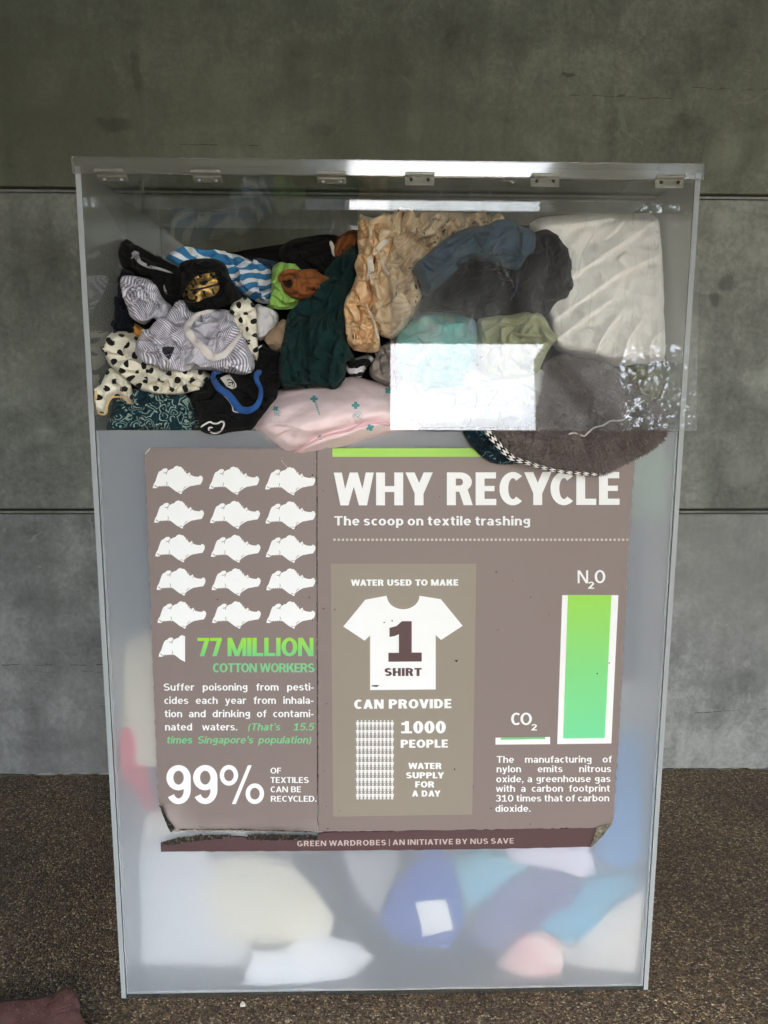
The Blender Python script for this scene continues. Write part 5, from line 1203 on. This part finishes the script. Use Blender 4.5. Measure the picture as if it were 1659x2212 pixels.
band('hem', sl, q('5', (490, 432), (560, 392), (620, 368), (700, 364), (850, 405), (960, 438), (1080, 452), (1170, 405)), 4, slate, on=[sl], off=.003, thick=.005)
band('cuff', sl, q('5', (288, 600), (312, 680), (400, 655), (480, 580)), 6, slate, on=[sl], off=.003, thick=.006)
decal('stitch_dots', sl, strokes([q('5', (975+i*16, 82+26*math.sin(math.pi*i/8)), (981+i*16, 83+26*math.sin(math.pi*i/8))) for i in range(9)], 1.6), plain('stitch_dark', C(30, 34, 40), .9), [sl], .003)
band('pocket_edge', ik, q('5', (925, 490), (960, 548), (1070, 560), (1082, 500)), 3, inky, on=[ik, sl], off=.004, thick=.006)
band('pocket_edge', ik, q('5', (1085, 520), (1095, 610), (1040, 720)), 5, slate, on=[ik], off=.004, thick=.006)
band('hem', gr, q('4', (412, 468), (490, 500), (650, 474), (830, 484), (880, 512), (945, 490), (1008, 400)), 4, bottle, on=[gr], off=.003, thick=.006)
band('hem', tee_lime, q('3', (322, 828), (400, 842), (495, 834), (548, 790)), 3.5, lime, on=[tee_lime], off=.003, thick=.005)
band('placket', s1, q('1', (640, 620), (600, 720), (520, 820), (470, 900)), 4, stripe, on=[s1], off=.003, thick=.005)
band('cuff', s1, q('1', (650, 1010), (700, 985), (770, 1025), (850, 950)), 6, stripe, on=[s1], off=.004, thick=.007)
# fleece pile: short tufts over the blanket
def tufts(o, n, ln, seed, mat, wd=.0011):
    g = np.random.RandomState(seed); me = o.data; me.calc_loop_triangles()
    v = np.array([x.co for x in me.vertices]); t = np.array([x.vertices for x in me.loop_triangles]); a = v[t]
    nr = np.cross(a[:, 1]-a[:, 0], a[:, 2]-a[:, 0]); ar = np.linalg.norm(nr, axis=1); nr /= ar[:, None]+1e-12; nr[nr[:, 1] > 0] *= -1
    k = g.choice(len(t), n, p=ar/ar.sum()); r = g.rand(n, 2); s = r.sum(1) > 1; r[s] = 1-r[s]
    p = a[k, 0]+r[:, :1]*(a[k, 1]-a[k, 0])+r[:, 1:]*(a[k, 2]-a[k, 0]); d = nr[k]+g.normal(size=(n, 3))*.65+np.array([0, 0, -.5]); d /= np.linalg.norm(d, axis=1)[:, None]
    s_ = np.cross(d, g.normal(size=(n, 3))); s_ /= np.linalg.norm(s_, axis=1)[:, None]; L = ln*g.uniform(.5, 1.3, (n, 1))
    V = np.stack([p-s_*wd, p+s_*wd, p+d*L], 1).reshape(-1, 3); F = np.arange(3*n).reshape(-1, 3).tolist()
    me2 = mesh('fleece_pile', V, F); t_ = link('fleece_pile', me2, mat); t_.parent = o; t_['kind'] = 'stuff'
tufts(fl, 34000, .0085, 5, cloth_mat('fleece_tuft', C(142, 132, 129), 500, .3, .1, 1.0, .45))

# pink pillow
PP_ = q('4', (133, 872), (180, 780), (262, 640), (350, 556), (450, 500), (640, 470), (830, 460), (1000, 415), (1060, 396), (1200, 428), (1400, 478), (1560, 560), (1680, 720), (1690, 870), (1640, 905), (1500, 932), (1400, 952), (1200, 1012), (1000, 1062), (800, 1112), (620, 1160), (480, 1167), (420, 1125), (380, 1050), (300, 980), (200, 902))
pk = garment('pink_pillow', 'pale pink pillow with small teal prints spilling over the sill', 'pillow', pinkm, PP_,
        lambda Q: np.interp(Q[:, 1], [810, 860, 930, 960, 1000], [.04, -.005, -.045, -.045, -.02]), CG, N=64, ridges=[(q('4', (430,1130),(560,1080),(700,990),(850,930),(1000,890),(1150,835),(1290,805),(1420,835)),9,-.016), (q('4', (160,850),(400,800),(700,900)),16,.004), (q('4', (330,960),(420,900),(520,880)),8,.004), (q('4', (1080,880),(1040,790),(1100,700)),10,.004)], famp=.0, folds=0, seed=40, ex=(1.012, 1.012), rim=.085, R=.095, bulge=.06, fold=.006, soft=2, last=3, it=(60, 30), bend=.5)
band('piped_seam', pk, q('4', (425, 1135), (490, 1120), (560, 1085), (640, 1030), (720, 985), (850, 930), (960, 902), (1060, 880), (1150, 840), (1240, 815), (1330, 818), (1420, 838)), [3, 4, 5, 4, 4, 4, 4, 5, 8, 9, 8, 8], pinkseam, on=[pk], off=.004, thick=.006)
def cross_(x, y, s, r=0.0): return [[(x+s*(a*math.cos(r)-b*math.sin(r)), y+s*(a*math.sin(r)+b*math.cos(r))) for a, b in P] for P in ([(-1, -.35), (1, -.35), (1, .35), (-1, .35)], [(-.4, -.9), (.4, -.9), (.4, .9), (-.4, .9)])]
deco = []
for (x, y, s, r) in ((378, 690, 26, -.6), (725, 604, 34, 0), (1100, 662, 36, 0), (655, 496, 20, 0), (1230, 862, 34, -.4), (190, 892, 18, .6), (780, 950, 22, -.1), (1390, 530, 30, .8)):
    cx, cy = q('4', (x, y))[0]; deco += cross_(cx, cy, s*.24, r)
for i in range(8): deco.append(q('4', (728+i*5.2, 634+i*15), (745+i*5, 632+i*15), (748+i*5, 642+i*15), (731+i*5.2, 643+i*15)))
lines = []
for (x, y, s, r) in ((395, 732, 36, -.5), (1118, 750, 46, .2), (838, 1070, 36, 0)):
    for k in range(3):
        a0 = k*2.1+r; lines.append(q('4', *[(x+s*(.35+.5*(k % 2))*math.cos(a0+t)*(1+.2*math.sin(3*t)), y+s*(.3+.4*(k % 2))*math.sin(a0+t)) for t in np.linspace(0, 4.6, 10)]))
    lines.append(q('4', (x-s*.9, y-s*.2), (x-s*.3, y+s*.1), (x+s*.1, y+s*.5), (x+s*.8, y+s*.7)))
decal('teal_prints', pk, deco, tealp, [pk], .0024, 2.0)
decal('teal_scrolls', pk, strokes(lines, 1.3), tealp, [pk], .0024, 3.0)
band('loose_thread', pk, q('4', (430, 1150), (445, 1175), (480, 1215), (500, 1240)), .7, cordw, Y=[-.03, -.028, -.012, -.01], thick=.0008)
band('seam_tag', pk, q('4', (445, 1135), (468, 1152), (480, 1170)), [4, 5, 4], cordw, on=[pk], off=.003, thick=.003)

# ------------------------------------------------------------------ clothes in the frosted tank
TG = 'clothes blurred behind the frosted front'
def tank(name, label, cat, mat, P, Y, seed, **k):
    kk = dict(N=28, ex=(1.02, 1.02), rim=.012, R=.02, fold=.004, bulge=.003, ymin=T+.0015, famp=.004, flen=.07, last=2, soft=0, fdens=2600.0, fh=.7); kk.update(k)
    return garment(name, label, cat, mat, P, Y, TG, seed=seed, **kk)
def cm(n, *c, **k): return cloth_mat(n, C(*c), **k)
def tilt(p0, p1, Y0, Y1):
    a, b = np.array(p0, float), np.array(p1, float); d = (b-a)/((b-a)@(b-a))
    return lambda Q: Y0+(Y1-Y0)*np.clip((Q-a)@d, -.2, 1.3)
tank('interior_shade_sheet', 'dim slate sheet standing in for the dark interior behind the frosted front', 'cloth', cm('interior_shade', 96, 106, 124), [(232, 950), (600, 945), (1000, 945), (1428, 945), (1420, 1200), (1412, 1480), (1000, 1440), (600, 1460), (252, 1440)], .13, 59, N=52)  # dark sheet standing in for the unlit upper inside of the tank
tank('grey_heap', 'pale grey heap deep behind the lower frosted front', 'cloth', cm('slate_heap', 205, 209, 216), [(250, 1400), (600, 1440), (1000, 1420), (1412, 1440), (1400, 1700), (1380, 2120), (900, 2130), (290, 2130), (270, 1900)], .15, 60, N=52)
tank('cream_cloth', 'cream cloth at left beside the poster behind the frosted front', 'cloth', cm('cream_a', 244, 232, 204), [(244, 1400), (300, 1370), (420, 1350), (430, 1560), (330, 1660), (250, 1620)], tilt((250, 1380), (300, 1600), .11, T+.03), 61)
tank('red_cloth', 'red cloth blob at left behind the frosted front', 'cloth', cm('red_a', 232, 66, 92), [(246, 1600), (272, 1566), (300, 1590), (318, 1650), (330, 1700), (345, 1760), (318, 1750), (290, 1700), (252, 1670)], tilt((270, 1580), (330, 1740), T+.018, T+.05), 62)
tank('white_towel', 'white cloth left of the torn poster corner', 'cloth', cm('white_a', 244, 242, 232), [(312, 1770), (350, 1735), (480, 1760), (700, 1775), (690, 1815), (430, 1818), (314, 1812)], T+.02, 63)
tank('grey_bedsheet', 'pale grey sheet filling the lower left of the tank', 'sheet', cm('sheet_a', 244, 244, 246), [(268, 1830), (400, 1800), (520, 1900), (600, 2060), (560, 2126), (420, 2130), (292, 2130), (278, 2000)], tilt((280, 1850), (450, 2120), .13, .085), 77)
tank('ivory_blouse', 'ivory blouse under the poster left half', 'blouse', cm('ivory_a', 250, 243, 220), q('f', (280, 130), (360, 70), (460, 60), (560, 90), (640, 170), (690, 260), (650, 330), (480, 340), (340, 310), (290, 230)), tilt((430, 1880), (680, 2000), .12, T+.030), 64)
tank('slate_trousers', 'dark slate trouser leg running down under the poster', 'trousers', cm('slate_a', 14, 22, 32), q('f', (560, 40), (700, 45), (740, 150), (800, 262), (880, 320), (1000, 330), (1170, 315), (1190, 452), (960, 468), (750, 468), (800, 380), (700, 300), (640, 180)), tilt((655, 1840), (900, 2100), T+.036, T+.050), 65, N=52)
tank('speckled_scarf', 'grey speckled scarf right of the slate trouser leg', 'scarf', cloth_mat('grey_sp', None, 900, .3, .1, .9, .1, f_patchy([C(130, 130, 138), C(190, 190, 192), C(150, 150, 156)], 40, 1.0)), q('f', (690, 45), (860, 45), (900, 130), (850, 200), (810, 300), (765, 215), (725, 150)), T+.05, 66)
jeans = tank('blue_jeans', 'blue denim panel with a white square tag under the poster', 'jeans', cm('blue_a', 30, 84, 176), q('f', (930, 60), (985, 45), (1020, 80), (1045, 180), (1060, 260), (1015, 335), (890, 325), (815, 265), (850, 170)), T+.009, 67)
decal('white_tag', jeans, [q('f', (918, 205), (1005, 192), (1026, 280), (942, 302))], plain('tag_white', C(244, 244, 246), .6), [jeans], .002)
tank('aqua_towel', 'pale aqua towel above the mauve knit', 'towel', cm('aqua_a', 128, 200, 222), q('f', (1020, 80), (1090, 55), (1210, 60), (1250, 130), (1150, 210), (1055, 225)), T+.036, 68)
tank('mauve_knit', 'mauve grey knit sloping beside the blue denim panel', 'knit', cm('mauve_a', 112, 116, 160), q('f', (1070, 325), (1105, 220), (1180, 140), (1290, 100), (1400, 120), (1380, 200), (1280, 270), (1180, 335)), tilt((1020, 2010), (1230, 1880), T+.012, T+.024), 69)
tank('sky_blue_shirt', 'sky blue shirt sweeping right of the mauve knit', 'shirt', cm('sky_a', 104, 186, 218), q('f', (1190, 315), (1300, 205), (1420, 125), (1560, 115), (1585, 220), (1490, 280), (1330, 325)), tilt((1150, 2020), (1380, 1900), T+.024, .07), 70)
tank('lavender_cloth', 'white lavender cloth just under the poster right end', 'cloth', cm('lav_a', 238, 234, 248), q('f', (1170, 50), (1300, 30), (1410, 40), (1430, 112), (1385, 142), (1350, 118), (1280, 104), (1190, 92)), T+.006, 71)
tank('white_tee', 'white tee pressed low against the frosted front', 'tee shirt', cm('white_b', 248, 248, 248), q('f', (425, 462), (440, 395), (455, 345), (540, 335), (640, 290), (740, 315), (800, 355), (760, 400), (730, 435), (650, 466)), tilt((540, 2130), (790, 2030), T+.006, T+.03), 72)
tank('peach_bundle', 'peach and pink bundle low at right behind the frosted front', 'bundle', cloth_mat('peach', None, 900, .3, .1, .9, .1, f_patchy([C(250, 234, 220), C(244, 190, 186), C(250, 238, 228)], 6, 1.0)), q('f', (1145, 375), (1210, 295), (1280, 283), (1340, 318), (1335, 400), (1250, 445), (1180, 412)), tilt((1150, 2060), (1060, 2120), T+.008, T+.03), 73)
tank('oatmeal_cloth', 'off white cloth with straps in the lower right corner', 'cloth', cm('oat_a', 246, 238, 228), q('f', (1310, 340), (1410, 280), (1480, 215), (1590, 150), (1592, 300), (1582, 456), (1400, 458), (1290, 455)), tilt((1180, 2120), (1390, 1990), .085, T+.014), 74)
tank('blue_hoodie', 'blue hoodie right of the poster behind the frosted front', 'hoodie', cm('blue_b', 96, 158, 214), [(1300, 1610), (1370, 1570), (1428, 1590), (1420, 1720), (1405, 1840), (1345, 1880), (1280, 1850), (1295, 1700)], tilt((1400, 1600), (1320, 1860), .09, T+.024), 75)
tank('leaf_reflection_patch', 'grey green patch imitating leaf reflections at upper right of the frosted front', 'cloth', cloth_mat('leaf_reflection_green', None, 900, .3, .1, .9, .1, f_patchy([C(120, 136, 140), C(150, 180, 150), C(110, 128, 140)], 4, 1.5)), [(1350, 960), (1450, 955), (1446, 1060), (1440, 1130), (1350, 1120)], .035, 76, ymin=T+.0015+0.0032)  # green patch paints leaf reflections into the upper right of the front

# ------------------------------------------------------------------ reddish stone at the lower left corner
def stone():
    P = [(-60, 2225), (-30, 2170), (0, 2197-38), (67, 2156), (120, 2147), (133, 2134), (146, 2127), (160, 2136), (168, 2156), (164, 2174), (178, 2190), (186, 2230), (150, 2290), (40, 2330), (-70, 2300)]
    P = smooth_closed(P, 2); top = np.array([atz(x, y, .075) for x, y in P]); n = len(top); g = np.random.RandomState(2); c = top.mean(0)
    V, F = [], []
    lv = [(.0, 1.04), (.02, 1.06), (.055, 1.035), (.07, 1.0), (.076, .95), (.0775, .8), (.078, .5), (.078, .2)]
    for z, s in lv:
        for p in top:
            w = c+(p-c)*s; V.append((w[0]+g.normal()*.0012, w[1]+g.normal()*.0012, z+g.normal()*.0008*(z > .01)))
    for j in range(len(lv)-1):
        for i in range(n): F.append((j*n+i, j*n+(i+1) % n, (j+1)*n+(i+1) % n, (j+1)*n+i))
    F.append(tuple((len(lv)-1)*n+i for i in range(n)))
    m = NM('red_sandstone'); v = m.coord(); a = m.noise(v, 14, 5, .65); b = m.noise(v, 220, 3, .7)
    col = m.mix(m.ramp(a, [(.35, 0.0), (.65, 1.0)]), C(96, 62, 57), C(130, 90, 84)); col = m.mix(m.math('GREATER_THAN', b, .68), col, C(186, 160, 150)); col = m.mix(m.math('LESS_THAN', b, .33), col, C(66, 46, 42))
    m.base(col, .85); m.bump(m.math('ADD', a, b), .6, .004)
    me = mesh('stone_block', V, F); me.transform(Matrix.Translation((-c[0], -c[1], 0))); o = link('stone_block', me, m.m, None, True); o.location = (c[0], c[1], 0)
    tag(o, 'reddish stone block on the pebbled floor at the lower left corner', 'stone')
stone()
def chip(px, py, r, seed, label):
    g = np.random.RandomState(seed); c = atz(px, py, 0); n = 8; V = []
    for z, k in ((.0005, 1.0), (.006, .8)):
        V += [(c[0]+r*k*math.cos(t)*g.uniform(.6, 1.2), c[1]+r*k*math.sin(t)*g.uniform(.6, 1.2), z+g.uniform(0, .003)) for t in np.linspace(0, 2*math.pi, n, endpoint=False)]
    F = [(i, (i+1) % n, n+(i+1) % n, n+i) for i in range(n)]+[tuple(range(n, 2*n))]
    tag(link('paper_scrap', mesh('paper_scrap', V, F), plain('scrap_white', C(214, 210, 200), .9)), label, 'scrap')
chip(524, 2174, .007, 1, 'small white scrap on the pebbled floor in front of the bin')
